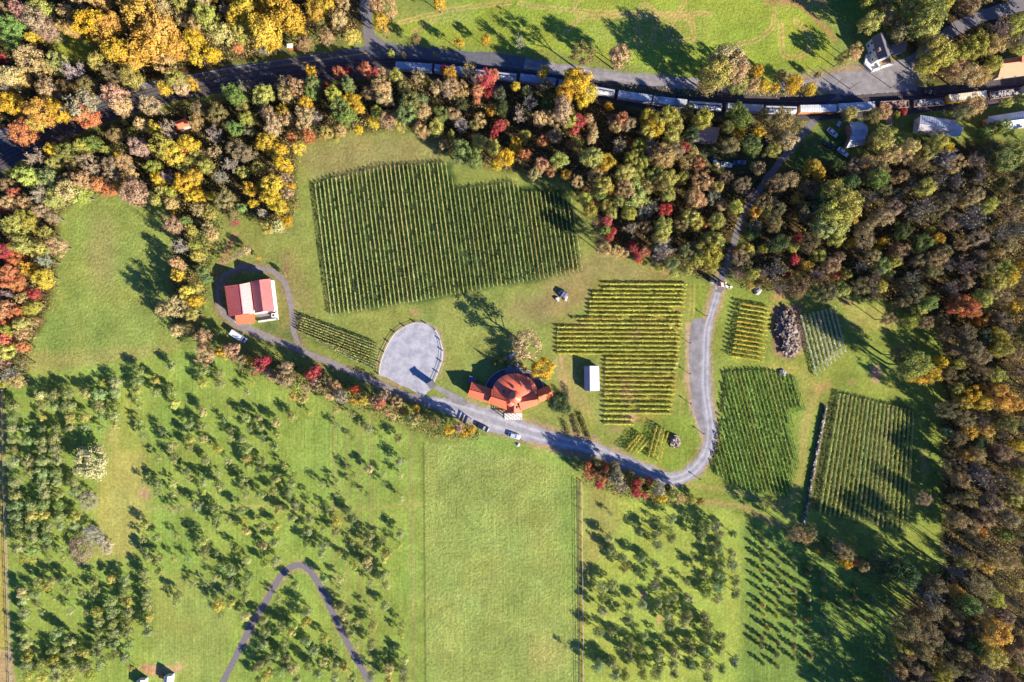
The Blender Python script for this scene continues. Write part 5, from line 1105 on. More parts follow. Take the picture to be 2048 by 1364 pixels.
TILES = {
(0, 0): "190,100,90,P;300,170,110,P;120,220,90,N;330,80,90,L;400,250,90,P;740,190,120,Y;900,200,100,G;850,310,100,G;950,420,110,Y;1060,500,80,G;1150,120,130,G;1270,60,110,T;1300,250,150,G;1200,380,140,G;1400,380,110,G;1330,520,95,T;1100,250,70,B;1560,320,85,Y;1700,440,65,Y;1650,150,95,L;1600,200,80,T;1810,90,60,W;1880,170,75,Y;1960,60,100,Y;1940,270,80,L;2000,180,80,Y;1900,390,45,O;250,480,120,T;370,560,90,T;470,500,80,L;600,580,80,W;100,620,110,T;60,680,80,W;20,470,40,R;180,640,65,G;900,590,85,B;1050,620,90,L;1420,640,90,L;1320,710,60,Y;1540,680,50,Y;1450,700,70,T;660,840,130,P;700,930,100,O;490,900,95,Y;340,900,105,G;190,1060,100,O;300,980,85,G;930,770,100,P;980,850,90,T;1200,840,80,T;430,1200,70,Y;550,1220,75,N;680,1170,75,L;760,1150,65,N;850,1200,50,L;960,1240,40,Y;1240,1030,62,Y;1070,1050,40,L;1000,980,28,L;720,1300,90,P;1120,1180,80,P;1310,1180,95,L;1400,1240,90,Y;1510,1150,75,Y;1500,1220,45,O;1560,1260,60,L;1570,980,72,T;1720,1080,72,W;1750,920,70,B;1880,770,90,N;1950,700,60,W;1940,850,60,B;1980,950,60,L;1890,1200,80,P;1960,1230,75,B;1850,1320,70,W;900,1320,70,P;1000,1300,70,T;450,1310,60,L;300,1270,80,W;200,1340,60,L;1650,1330,60,L;1240,1330,60,L;1470,1340,60,L;590,1320,65,B;80,320,70,N;60,60,70,B",
(512, 0): "60,50,80,Y;250,120,140,Y;80,260,120,Y;130,330,75,Y;320,230,85,Y;480,90,85,G;570,40,60,Y;700,40,70,T;520,180,60,B;1000,180,75,Y;1030,250,45,T;1060,70,85,T;960,60,65,T;1460,20,65,Y;60,400,55,W;1620,340,46,Y;1830,320,42,Y;1280,310,45,B;1080,430,32,L;1180,440,28,B;1430,440,28,B;440,580,50,Y;460,680,72,N;450,740,68,N;240,650,60,P;340,700,76,T;560,700,36,R;660,580,52,O;740,570,40,R;880,560,64,O;950,570,38,R;1010,590,58,T;1120,610,60,L;740,680,68,N;620,760,68,L;770,800,66,Y;810,860,66,Y;680,870,105,N;730,940,78,N;1000,700,78,T;1030,780,76,T;900,740,60,B;970,900,60,L;940,980,48,Y;1060,960,80,P;1250,830,95,N;1200,920,88,N;1150,1000,60,L;1340,900,78,T;1320,830,68,N;1300,620,66,T;1350,640,38,Y;1550,590,56,Y;1500,550,34,R;1700,560,58,T;1440,700,68,T;1560,700,88,T;1530,740,68,W;1640,720,78,T;1830,640,76,R;1870,730,58,R;1770,730,64,O;1760,790,46,O;1890,600,56,O;1480,920,68,N;1580,920,68,T;1440,1020,68,L;1560,1080,38,L;1790,960,60,T;1870,890,38,Y;1940,1010,55,R;1900,1080,46,R;1990,1000,40,O;1740,1000,50,B;1640,1200,88,N;1740,1270,84,N;1620,1270,58,N;1990,1260,78,Y;1920,1320,48,Y;1640,1010,66,W;80,750,76,L;30,800,60,N;110,920,68,T;220,890,58,Y;250,950,60,T;400,830,56,Y;400,930,76,T;480,950,58,W;140,1010,76,T;380,1010,68,T;90,1140,76,Y;200,1190,56,Y;290,1100,42,O;420,1090,60,O;570,1060,60,L;680,1050,54,T;820,1040,44,Y;640,1110,32,L;220,1310,76,Y;20,1340,50,L;60,900,48,W;1940,760,60,D;1960,860,70,D",
(1024, 0): "560,430,105,B;850,450,88,T;900,460,66,L;60,340,56,W;1700,480,125,T;1620,600,120,L;1780,560,105,T;1800,680,78,L;1950,570,56,Y;1560,680,78,T;1920,680,66,T;2010,690,58,Y;250,580,58,Y;30,690,44,Y;520,660,105,Y;600,740,86,Y;420,740,86,Y;480,600,66,Y;560,800,68,Y;110,730,38,L;260,700,58,B;290,740,46,N;150,830,68,W;60,920,68,W;400,880,105,T;340,940,86,T;450,960,86,L;230,950,76,T;540,970,58,R;500,1030,56,R;610,950,48,T;770,850,38,Y;880,960,62,O;930,1000,66,P;830,1010,58,T;800,960,48,W;1080,940,68,Y;1140,1030,76,Y;1250,930,86,L;1290,1000,76,L;1180,960,76,L;1270,1090,66,L;1080,1060,66,L;1510,960,86,L;1800,930,105,N;1720,1010,58,N;1960,1060,52,Y;1810,1060,38,Y;2000,920,46,L;1400,880,58,B;30,1150,58,Y;100,1230,56,O;250,1120,56,O;460,1150,38,O;520,1140,38,L;380,1280,76,L;240,1310,66,T;330,1330,58,T;640,1020,48,T;640,1090,58,T;850,1170,66,W;940,1140,38,O;1010,1180,66,L;640,1260,86,L;740,1300,76,Y;700,1340,58,T;1130,1200,86,W;1200,1250,95,T;1380,1180,46,R;1300,1210,66,P;1440,1220,58,T;1490,1310,56,O;1390,1300,66,T;950,1270,66,L;1040,1310,66,L;1960,1340,58,T;1620,1330,36,L",
(1536, 0): "800,190,86,L;940,150,76,T;900,60,76,B;1150,60,115,L;1240,180,140,L;1300,90,95,N;1290,240,78,L;1320,400,115,L;1300,500,105,L;1400,450,95,L;1550,430,86,L;1640,380,95,L;1720,350,58,L;1580,600,105,T;1680,610,95,T;1500,560,78,T;1830,260,105,W;1700,270,78,B;1790,370,78,T;1960,210,78,L;2000,330,58,W;1990,400,48,L;700,400,56,T;600,470,60,L;680,440,56,T;400,600,36,T;200,670,72,Y;50,700,48,Y;330,710,56,Y;100,600,44,T;1600,40,86,B;1400,20,78,L;100,960,95,B;190,1010,86,B;60,1080,86,T;150,1130,78,T;650,910,58,L;910,900,66,T;830,930,66,B;1080,890,28,R;1020,920,32,L;900,1120,86,L;960,1080,58,L;830,1140,58,T;1620,850,86,T;1550,900,78,B;1800,1030,76,N;1880,1010,56,N;1700,1070,56,N;1330,1150,86,L;1430,1180,46,Y;1250,1230,78,L;1120,1180,86,T;1060,1260,78,T;960,1230,78,T;1400,1280,95,W;1500,1310,78,T;1900,1260,125,N;2000,1210,58,Y;1820,1310,78,B;1650,1290,78,W;350,1330,72,Y;680,1330,66,P;780,1290,58,T;860,1340,78,T;1200,1320,78,T;30,1200,56,L;1900,820,46,L;2010,790,46,N",
(0, 342): "250,50,95,L;40,110,58,P;340,190,76,W;560,160,95,C;640,190,76,L;680,80,78,T;560,80,78,B;760,40,58,W;800,110,76,O;880,150,56,O;900,50,66,T;960,110,48,Y;1050,30,48,T;120,180,48,O;90,260,66,T;20,300,48,R;200,250,58,T;440,240,66,L;350,320,58,P;420,370,66,P;230,390,86,L;130,440,86,L;200,590,95,L;330,620,66,L;60,640,66,R;140,700,66,O;370,720,66,W;240,780,62,Y;350,850,72,Y;370,910,46,Y;90,820,78,O;60,880,66,O;150,900,66,O;280,980,46,R;70,980,48,W;60,1100,78,O;140,1130,66,O;250,1100,58,L;40,1200,56,O;180,1220,66,L;300,1080,46,L;80,1270,58,L;50,1340,56,O;200,1290,58,T;280,1200,38,T;1260,60,58,Y;1340,50,66,W;1290,160,46,L;1360,170,46,L;1480,110,76,Y;1560,60,66,Y;1600,190,62,Y;1690,200,42,Y;1540,200,58,Y;1250,240,44,L;1370,260,52,T;1380,330,28,Y;1590,310,62,T;1480,400,46,N;1660,460,52,T;1700,510,50,T;1530,470,46,L;1460,610,80,W;1580,680,58,L;1410,730,54,T;1430,840,54,Y;1560,600,54,L;1450,760,46,T;1620,800,54,N;1650,860,46,N;1500,970,72,Y;1560,1040,66,Y;1420,1080,90,T;1330,1100,72,T;1540,1140,56,L;1420,1270,58,T;1620,1320,76,T;1580,930,46,L;1770,60,56,W;1850,350,60,B;1880,400,28,R;2010,150,58,Y;2020,260,38,Y;1930,300,46,N;1850,690,36,P;1910,665,32,P;1970,630,34,T;1790,720,30,P;1500,1260,50,B",
(512, 342): "140,110,86,Y;130,220,86,Y;240,60,56,P;190,290,66,Y;100,460,60,L;180,440,60,C;250,400,52,Y;260,180,56,T;60,340,48,W;290,120,28,Y;30,120,38,L;20,690,22,G;225,825,22,L",
(1024, 342): "720,120,86,L;760,160,56,Y;700,180,56,N;960,190,105,L;900,150,78,T;1000,230,66,L;1060,130,76,B;1180,110,76,B;1250,60,76,L;1240,180,66,L;1130,40,76,L;1350,60,58,L;900,20,76,L;1000,30,66,L;660,40,66,T;430,30,48,G;310,20,38,O;180,20,56,T;750,270,56,L;670,230,38,R;790,340,56,L;680,410,48,T;755,400,50,R;740,470,46,N;800,480,38,R;775,530,42,R;950,460,66,W;1220,310,60,R;1130,290,66,W;1050,330,76,W;1200,450,92,L;1180,520,76,L;1440,210,76,T;1480,240,66,T;1600,210,76,W;1410,370,76,L;1460,420,66,L;1520,440,38,O;1340,440,66,B;970,620,44,R;1000,680,42,R;1060,640,50,O;1020,720,28,O;950,580,28,R;740,620,66,T;840,640,58,T;700,560,48,W;900,660,38,T;1200,620,100,W;1180,680,76,W;1600,560,95,L;1580,660,95,L;1520,620,86,L;1480,700,76,L;1440,640,86,B;1380,640,76,B;1590,770,50,L;1270,740,60,N;1180,770,42,L;1400,790,42,L;1290,820,32,L;1060,740,26,N;1830,110,66,P;1900,200,58,W;1640,130,56,L;1700,60,52,P;1940,330,54,G;2010,320,54,L;1820,690,76,P;1870,750,56,B;1900,660,46,P;1920,820,56,L;2000,620,46,L;1910,500,56,N;2000,800,56,W;1960,900,36,T;1890,920,36,L;1780,640,36,O;1670,280,46,T",
(1536, 342): "400,20,60,Y;290,40,36,L;225,225,56,G;235,330,28,Y;500,200,115,L;600,290,115,L;480,350,120,L;550,420,105,L;430,450,95,N;650,230,76,L;540,520,76,L;400,280,86,D;300,330,86,B;80,300,66,B;30,260,48,W;860,60,86,N;1040,50,66,T;1240,130,80,L;1340,80,86,W;1030,190,66,W;920,160,66,B;1110,205,23,G;800,220,76,W;980,300,76,P;900,370,86,T;1220,300,105,W;1150,350,76,W;1400,240,76,P;1330,320,66,B;1560,230,76,T;1640,200,66,T;1770,260,62,L;1720,300,56,L;1450,400,86,P;1600,380,105,W;1930,350,56,P;1960,480,95,W;1840,500,76,W;1900,590,66,T;1670,530,76,P;1540,590,66,T;1290,470,36,L;1350,540,54,Y;1220,580,76,N;800,420,28,R;760,450,76,P;690,400,26,G;680,570,40,Y;910,560,40,Y;880,610,28,Y;760,540,86,P;220,530,42,R;140,530,34,O;200,610,46,L;80,580,86,D;210,710,46,R;150,830,34,R;60,790,86,W;290,760,56,G;230,830,38,G;400,680,66,L;500,750,66,T;560,690,56,P;540,830,36,O;620,820,46,L;720,620,56,W;820,680,66,T;1040,640,66,T;1000,730,56,L;1310,710,76,T;1290,790,76,B;1060,480,76,D;900,760,66,N;950,820,46,L;840,850,66,W;740,760,56,W;830,950,76,W;900,920,56,L;740,920,76,B;570,920,54,N;600,960,54,L;1060,900,56,T;350,950,44,L;1740,710,34,G;1860,790,76,L;1920,830,66,Y;1800,880,76,L;1900,880,56,L;1700,780,76,B;1560,760,86,W;1530,1050,76,O;1600,1100,78,O;1480,1090,56,O;1700,1020,76,L;1760,980,66,T;1260,1060,76,N;1200,1100,66,L;1310,1030,46,N;1960,1080,62,Y;1680,1210,46,G;1250,1210,56,B;1130,1200,56,L;1070,1050,54,P;1000,1070,42,T;950,1180,60,T;1900,1260,66,W;1820,1320,76,L;1560,1300,76,B;2010,740,46,Y;1450,940,80,W;1380,640,76,B",
(1536, 684): "1150,180,120,L;1280,250,82,Y;1180,270,74,Y;1370,160,56,Y;1100,220,76,B;1050,100,76,B;1840,50,86,L;1600,60,86,B;1680,120,76,T;1500,180,56,L;1700,250,76,B;1820,260,56,L;2000,230,56,P;1600,420,76,Y;1680,480,76,Y;1820,420,105,G;1930,480,86,G;2010,540,56,G;1540,480,66,L;1500,370,56,L;1560,610,76,B;1680,620,76,W;1890,640,76,N;1600,720,56,G;1730,710,56,G;1830,720,66,W;1990,820,56,Y;1650,900,66,T;1570,900,56,G;1850,880,76,P;1980,960,56,P;1650,1050,105,W;1520,1090,76,T;1750,1100,105,W;1890,1000,66,B;1920,1150,76,B;1480,1250,56,B;1600,1250,76,T;1760,1280,86,P;1950,1250,66,L;2010,1320,56,Y;1430,720,46,N;1700,1340,66,T;1510,960,60,T;1240,1250,56,T",
(1536, 1022): "1500,60,76,T;1600,120,76,T;1700,60,86,P;1680,160,56,G;1900,50,86,P;1870,180,66,N;1640,230,66,B;1850,380,95,T;1930,400,76,T;1600,400,86,T;1560,400,56,L;1740,440,56,G;1990,590,56,L;1320,580,76,P;1280,680,86,W;1300,770,86,B;1250,840,66,W;1500,640,56,G;1580,740,86,N;1800,690,66,L;1820,600,56,W;1700,780,76,W;1850,830,86,P;1800,960,105,G;1700,940,86,T;1840,1050,66,Y;1620,1070,76,N;1780,1150,95,L;1980,1080,105,T;1480,950,76,P;1300,1170,42,G;1360,1190,28,G;1450,1250,76,B;1380,1300,76,L;1570,1250,76,B;1900,1200,56,P;1980,1230,56,L;1680,1310,86,W;1900,1330,76,P;1180,1250,66,P;1260,1320,66,W;1110,1150,56,T;1990,880,66,W;1950,720,56,W;230,180,70,T;300,210,46,T;560,280,56,T;620,330,70,T;620,420,44,Y;690,410,34,O;760,440,46,T;1040,460,125,D;390,320,18,Y;340,170,50,B",
(512, 684): "50,180,60,R;90,150,46,R;230,300,74,P;240,210,64,T;340,350,46,L;460,250,64,R;490,330,54,P;560,300,54,B;620,370,64,T;680,430,64,X;790,380,42,R;790,470,42,Y;870,460,50,Y;1030,420,54,P;990,490,44,O;1120,480,54,T;1060,560,42,T;1100,590,40,T;1200,560,36,Y;1280,530,36,Y;1360,590,33,L;1240,620,54,C;1430,640,52,B;1540,700,48,Y;1620,680,52,P;1660,720,44,Y;1720,700,42,Y;110,250,46,X;380,450,44,T;310,430,50,L;640,540,42,T",
(0, 684): "1640,100,92,T;1780,80,54,Y;1850,60,64,P;1980,150,46,Y;2030,250,28,R;2000,200,28,Y;60,80,72,L;30,170,56,P;180,170,64,B;100,260,72,W;30,330,46,L;150,310,60,T;190,40,56,O",
(1024, 684): "600,990,52,O;620,1050,46,O;720,1060,64,O;680,980,46,B;740,990,36,O;700,1130,44,R;830,1080,74,X;870,1150,64,W;940,1050,36,N;1000,1120,42,R;1090,1110,36,R;990,1190,46,R;1060,1220,36,O;1170,1180,54,X;1190,1240,44,Y;1280,1220,50,L;1340,1250,50,T;1430,1250,42,L;1500,1270,32,L;1240,1160,32,D;810,980,44,B;640,1010,40,R",
}
SC = 2042 / 512
EXP = []
for (x0, y0), s_ in TILES.items():
    for e in s_.split(';'):
        zx, zy, r, c = e.split(','); EXP.append((x0 + float(zx) / SC, y0 + float(zy) / SC, float(r) / SC, c.strip()))
def hm(x, y):
    if 640 < x < 1080 and 120 < y < 200: return 1.35
    if x > 1540 and 1050 < y < 1180 and x < 1850: return 1.45
    if x > 1780 and y > 1100: return (2.0 if y < 1370 else 1.6) if x < 1990 else 1.5
    if x > 1860 and y > 600: return 1.1
    if 1000 < x < 1260 and 300 < y < 520: return 1.7 if y < 470 else 1.3
    if x > 1740 and 640 < y < 780: return 1.4
    if 1470 < x < 1580 and 300 < y < 570: return 1.5
    if x > 1460 and y > 330: return 1.25
    if y < hyv(x) - 10 and x > 1080 and x < 1520: return 1.25
    if 690 < y < 900 and 470 < x < 970: return .95
    if 1150 < x < 1430 and 900 < y < 1040: return .95
    if y < hyv(x) and x > 740 and x < 1500: return 1.0
    return 1.0
def hyv(x): return float(np.interp(x, HY[:, 0], HY[:, 1]))
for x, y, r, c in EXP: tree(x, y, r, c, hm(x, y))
HEDGES = []
for x, y, r, c in ((408, 692, 13, 'T'), (428, 700, 14, 'B'), (452, 708, 13, 'L'), (470, 716, 11, 'T'), (488, 720, 12, 'P'), (508, 738, 11, 'B'), (545, 752, 12, 'T'), (585, 758, 12, 'B'), (612, 776, 12, 'P'), (640, 775, 12, 'B'), (662, 790, 12, 'T'), (688, 800, 11, 'B'), (722, 795, 11, 'B'), (750, 802, 12, 'P'), (806, 822, 9, 'B'), (836, 832, 10, 'B'), (866, 842, 9, 'T'),  # extra hedge trees, added to shade the barn lane
                   (1502, 452, 22, 'B'), (1490, 500, 19, 'L'), (1522, 408, 22, 'B'), (1550, 372, 21, 'T'), (1476, 545, 16, 'P'),  # extra trees beside the wood lane, added to throw shade on it
                   (1205, 945, 9, 'B'), (1222, 955, 9, 'O'), (1250, 962, 9, 'B'), (1290, 975, 9, 'D')): tree(x, y, r, c, .95)
# around the winery
plant('autumn_tree', 1052, 690, 38, 18, SPARSE[1], leafcol('T', R_), .66, 6, 'tree', 'tall thin leaved tan tree', 'behind the winery terrace')
plant('weeping_tree', 1085, 737, 26, 14, LEAFY[2], leafcol('Y', R_), .6, 4.2, 'tree', 'round golden weeping tree', 'behind the winery right wing')
plant('green_tree', 1117, 803, 23, 19, LEAFY[4], leafcol('D', R_), .7, 4.4, 'tree', 'dark green tree', 'at the right end of winery')
plant('green_tree', 1131, 818, 14, 6, LEAFY[5], leafcol('N', R_), .55, None, 'tree', 'light green tree', 'below the winery right wing')
plant('conifer', 990, 727, 5, 5.2, CONE[0], leafcol('D', R_), .5, 2.6, 'tree', 'slim dark conifer', 'on the lawn left of terrace')
for x, y, c in ((1003, 722, 'Y'), (1010, 717, 'T'), (1016, 727, 'N'), (1040, 722, 'B'), (1046, 731, 'T'), (1043, 712, 'D'), (1052, 741, 'B'), (1006, 708, 'N')):
    plant('garden_shrub', x, y, 5, 1.6, SHRUB[int(R_.integers(5))], leafcol(c, R_), .5, 1.0, 'shrub', PAL[c][1] + ' garden shrub', 'in the winery rock garden', None, False)
for pts in (((1132, 771), (1137, 800)), ((1130, 843), (1137, 868)), ((1146, 826), (1159, 872)), ((1160, 826), (1179, 878)), ((1112, 775), (1120, 790))):
    (xa, ya), (xb, yb) = pts; n_ = int(math.hypot(xb - xa, yb - ya) / 5)
    q0 = P((xa + xb) / 2, (ya + yb) / 2); L_ = math.hypot(xb - xa, yb - ya) * S; m2 = int(L_ * 60)
    t_ = R_.random(m2); xs_ = (xa + (xb - xa) * t_ - 1024) * S - q0.x + R_.normal(size=m2) * .4; ys_ = (682 - (ya + (yb - ya) * t_)) * S - q0.y + R_.normal(size=m2) * .4; zs_ = R_.uniform(.1, 1.5, m2)
    Vv, Qq = cards(np.stack([xs_, ys_, zs_], 1), unit(R_.normal(size=(m2, 3)) + np.array([0, 0, .7])), R_.uniform(.12, .26, m2), R_)
    ho = bpy.data.objects.new('hedge', np_mesh('hedge', Vv, Qq, M_LEAF, R_.random(m2))); LINK(ho); ho.location = (q0.x, q0.y, 0); ho.color = leafcol('B', R_); tag(ho, None, 'hedge', 'low planted hedges right of the winery'); HEDGES.append((ho, (xa + xb) / 2, (ya + yb) / 2, 'low dark planted hedge', 'right of the winery'))

# fill the woods
XY = np.array([(e[0], e[1], e[2]) for e in EXP])
MIX = {'north': 'YGGTLBTG', 'west': 'LTBNBYWLTP', 'middle': 'LTNBTWLTBD', 'east': 'WBTBWPBTLBDBTWBB', 'northeast': 'LTBNLWLB'}
# open ground kept clear inside the woods (houses, lanes)
CLEAR = [[(1590, 235), (1700, 230), (1740, 240), (1742, 300), (1700, 320), (1640, 330), (1590, 340)], [(1375, 240), (1445, 245), (1440, 295), (1560, 295), (1540, 345), (1400, 340)], [(1830, 222), (1935, 230), (1930, 285), (1830, 275)], [(1965, 210), (2140, 195), (2140, 275), (1975, 275)],
         [(1735, 60), (1820, 70), (1845, 130), (1835, 180), (1720, 190)], [(1990, 110), (2080, 100), (2090, 160), (1990, 165)], [(340, 235), (385, 232), (385, 268), (345, 268)], [(90, 55), (190, 70), (195, 125), (90, 125)], [(1860, 245), (1960, 275), (1980, 330), (1880, 330)]]
LANES = [[(1680, 192), (1640, 228), (1580, 300), (1512, 390), (1470, 480), (1443, 560)], [(1840, 120), (1880, 78), (1930, 48), (1990, 24), (2060, 5)], [(p[0], p[1]) for p in HWY], [(p[0], p[1] - 8) for p in RAIL], [(735, -80), (735, 80)]]
LW = [13, 20, 20, 36, 18]
def dseg(x, y, pts):
    d = 1e9
    for (x1, y1), (x2, y2) in zip(pts[:-1], pts[1:]):
        l2 = (x2 - x1) ** 2 + (y2 - y1) ** 2; t = max(0, min(1, ((x - x1) * (x2 - x1) + (y - y1) * (y2 - y1)) / l2)); d = min(d, math.hypot(x - x1 - t * (x2 - x1), y - y1 - t * (y2 - y1)))
    return d
fills = []
for zn, poly in WOODS.items():
    a = np.array(poly); x0, y0 = np.maximum(a.min(0), [-45, -45]); x1, y1 = np.minimum(a.max(0), [2100, 1560])
    for _ in range(int((x1 - x0) * (y1 - y0) / 110)):
        x, y = R_.uniform(x0, x1), R_.uniform(y0, y1); r = R_.uniform(13, 27)
        if not in_(x, y, poly): continue
        if any(in_(x, y, c) for c in CLEAR): continue
        if any(dseg(x, y, l) < w_ + r * .6 for l, w_ in zip(LANES, LW)): continue
        if np.any(np.hypot(XY[:, 0] - x, XY[:, 1] - y) < (.62 if y > 1230 and x > 1700 else .8) * (XY[:, 2] + r)): continue
        XY = np.vstack([XY, [x, y, r]]); fills.append((x, y, r, zn))
for x, y, r, zn in fills:
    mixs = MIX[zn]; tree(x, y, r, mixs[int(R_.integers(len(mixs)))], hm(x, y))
print('explicit', len(EXP), 'fill', len(fills))
# ------------------------------------------------------------------ orchards
ORT = {
(0, 684): "115,510,48;110,600,46;105,690,42;105,780,44;115,860,44;110,950,50;125,1120,50;130,1215,54;130,1300,52;215,690,36;230,790,44;235,950,48;235,1040,44;250,1300,48;325,420,50;335,510,42;340,600,36;345,690,42;345,790,48;345,850,44;345,950,54;350,1040,52;345,1130,48;365,1205,44;350,1295,48;435,420,50;440,510,46;450,685,42;445,770,48;450,860,44;465,940,44;455,1045,44;460,1120,42;475,1210,46;480,1300,44;555,415,52;555,510,52;560,605,50;560,680,42;590,1110,46;600,1190,44;685,410,44;680,600,46;690,680,36;820,325,30;800,420,48;800,510,54;810,595,36;810,690,36;925,330,44;920,400,42;920,500,44;920,590,44;925,680,36;1115,235,46;1100,320,44;1100,385,40;1095,440,36;1115,510,36;1115,640,36;1130,690,34;1140,760,36;1240,300,40;1245,400,42;1370,190,44;1370,390,42;1395,490,46;1625,230,44;1620,330,42;1750,250,44;1755,335,40;1590,510,34;1620,560,42;1510,660,44;1610,670,44;1520,770,46;1625,770,42;1510,840,40;1640,940,38;1300,720,36;1375,830,48;1390,930,40;1265,930,36;1270,660,26;1790,620,30;1850,700,34;1850,760,36;1740,850,40;1830,950,36;1970,600,40;1990,690,36;1985,850,44;1940,780,38;1970,930,40;1980,990,38;1970,400,36;2000,330,34;1150,1110,30;1260,1130,46;1260,1200,36;1390,1130,36;1390,1210,34;1500,1030,42;1500,1100,36;1630,1110,40;1625,1190,36;1740,1050,36;1750,1150,48;1960,1150,42;1965,1220,34;1940,1100,42;1370,1340,36;1440,1330,34;1580,1310,48;1720,1330,42;1930,1340,44",
(512, 684): "20,600,40;40,680,40;60,760,36;160,640,42;170,740,42;150,830,44;70,800,36;50,950,40;290,590,42;420,560,30;650,670,34;765,580,32;900,690,42;770,770,26;1000,760,28;1140,770,40;740,1000,36;900,1010,44;1150,950,42;1150,1060,36;1020,1050,32;1020,1130,34;1160,1240,36;780,1060,36;780,1140,34;890,1220,28;650,1120,36;660,1210,36;530,1140,36;420,1220,30;300,1070,36;280,1130,42;270,1200,40;160,1090,40;140,1190,40;40,1220,42;30,1020,40;230,990,32;320,1300,44;580,1330,32;740,1350,40;480,1330,36;180,1340,40",
(0, 1022): "140,40,50;260,40,46;365,30,44;480,40,46;610,40,44;145,120,50;265,115,46;390,130,42;490,110,44;600,110,40;155,200,52;270,210,46;375,230,48;160,290,50;270,300,50;380,280,46;480,300,36;180,390,36;265,390,36;385,385,34;510,380,36;310,560,44;420,550,42;520,550,44;380,600,40;540,630,40;660,650,36;185,640,42;290,660,42;300,740,34;190,710,44;190,800,44;210,830,42;330,810,30;430,700,26;560,800,36;690,810,28;760,560,44;890,540,42;1000,550,48;1150,500,44;1170,560,42;1000,640,48;1170,650,44;760,640,40;890,720,44;1020,720,50;1170,720,44;1190,760,40;780,800,46;900,810,48;1030,800,46;790,880,42;900,890,46;1020,890,46;1190,840,44;1180,890,42;1180,970,46;1020,970,46;800,970,40;920,970,42;800,1060,46;920,1050,46;1030,1060,42;780,1140,42;910,1150,44;1000,1170,42;200,980,46;460,970,46;210,1060,46;560,1030,48;230,1150,48;430,1110,42;430,1190,48;560,1120,48;680,1130,44;220,1230,46;330,1230,46;450,1250,48;580,1240,46;690,1250,46;220,1310,46;340,1330,46;460,1320,48;560,1320,46;720,1310,44;810,1220,48;1040,1250,34;1160,110,38;1150,220,36;1250,210,40;1410,200,32;1160,320,38;1180,370,40;1270,380,42;1390,380,32;1500,380,34;1280,480,40;1620,240,48;1640,320,40;1630,400,30;1730,60,44;1830,70,36;1950,80,32;1730,120,40;1960,160,44;1730,330,32;1850,270,30;1970,390,38;1950,440,36;1850,480,38;1720,540,34;1640,580,28;1560,570,32;1530,600,26;1990,530,44;1940,560,36;1960,600,36;1420,680,40;1410,740,36;1750,750,46;1760,830,30;1850,730,44;1960,680,42;1960,840,44;1900,300,34;1780,440,44;1840,590,40",
(512, 1022): "50,120,42;160,120,42;60,270,44;150,250,46;70,420,42;160,400,44;290,50,44;430,60,46;420,160,42;540,150,34;410,250,40;540,270,44;530,330,42;660,340,36;650,80,40;640,170,40;780,60,38;900,200,42;1020,230,36;1150,180,40;1140,270,36;1050,330,46;890,270,42;890,400,46;1000,520,46;900,450,42;780,430,40;770,250,30;1030,370,44;1030,500,46;1040,590,40;910,570,36;540,530,44;680,540,36;660,610,32;320,590,44;180,700,36;640,750,36;410,800,48;400,880,44;680,770,44;800,880,42;700,830,38;900,780,36;930,920,42;920,1060,42;1030,760,40;1170,900,36;1160,980,36;790,1060,36;1190,1180,42;1180,1260,44;1060,1260,46;1060,1340,42;930,1300,40;1180,1340,42;760,980,40;60,870,44;70,960,46;200,920,48;280,960,46;300,900,42;60,1060,46;100,1190,46;230,1060,48;400,1040,48;460,1120,46;550,1010,40;540,1200,46;640,1130,36;640,1230,42;170,1140,46;300,1250,48;100,1300,46;190,1280,44;420,1230,46;330,1340,42;500,1290,44;700,1240,40;630,1330,42;770,1330,44;30,1230,44;30,1340,46;240,1170,44",
}
ORR = {(1024, 1022): "790,20,30;1020,160,34;1160,85,30;780,210,46;790,310,44;1150,190,48;1160,270,46;1270,60,48;1270,220,44;1260,150,36;880,370,42;900,450,44;1020,370,46;1140,420,44;1170,490,42;1010,480,32;1140,590,44;1530,130,52;1500,200,50;1620,120,50;1650,190,48;1760,180,40;1650,280,48;1660,420,48;1650,500,48;1750,340,46;1760,430,48;1780,560,48;1780,660,46;1530,500,46;1640,610,48;1640,700,46;1540,660,40;1400,570,32;1400,690,44;1290,680,40;1240,720,36;1170,740,38;1040,740,44;930,760,46;800,590,50;720,610,48;720,690,46;720,790,48;920,860,46;690,960,50;790,960,36;1050,1000,40;1240,830,44;1260,900,46;1370,890,46;1400,830,44;1530,840,50;1560,920,46;1560,1000,46;1540,1100,48;1660,1000,48;1650,1100,46;1690,1070,28;1770,1190,50;1190,1000,32;940,1060,52;930,1140,50;1030,1100,42;1020,1200,46;1170,1150,46;1170,1250,46;1290,1130,46;1290,1220,48;1420,1100,50;1410,1220,48;1560,1230,50;1670,1250,46;690,1230,56;800,1210,50;820,1300,50;900,1310,48;1040,1290,44;430,1080,26;1150,1300,44;1290,1290,46;1560,1330,44;1400,1050,40"}
def orchard(data, cols, name, group, zr):
    lst = []
    for (x0, y0), s_ in data.items():
        for e in s_.split(';'):
            zx, zy, r = map(float, e.split(',')); lst.append((x0 + zx / SC, y0 + zy / SC, r / SC))
    for x, y, r in lst:
        code = cols[int(R_.integers(len(cols)))]; thin = r * SC < 38
        cm = (APPLE_T if thin else APPLE); h = r * S * R_.uniform(2.1, 2.6) + .7
        sz = 'tiny' if r < 8.6 else ('small' if r < 10.4 else ('medium' if r < 11.6 else 'full'))
        plant(name, x, y, r * (1.0 if x < 245 else .96), h, cm[int(R_.integers(len(cm)))], leafcol(code, R_), .58, None, 'fruit tree', f"{sz} {PAL[code][1]} orchard tree", zr(x, y), group)
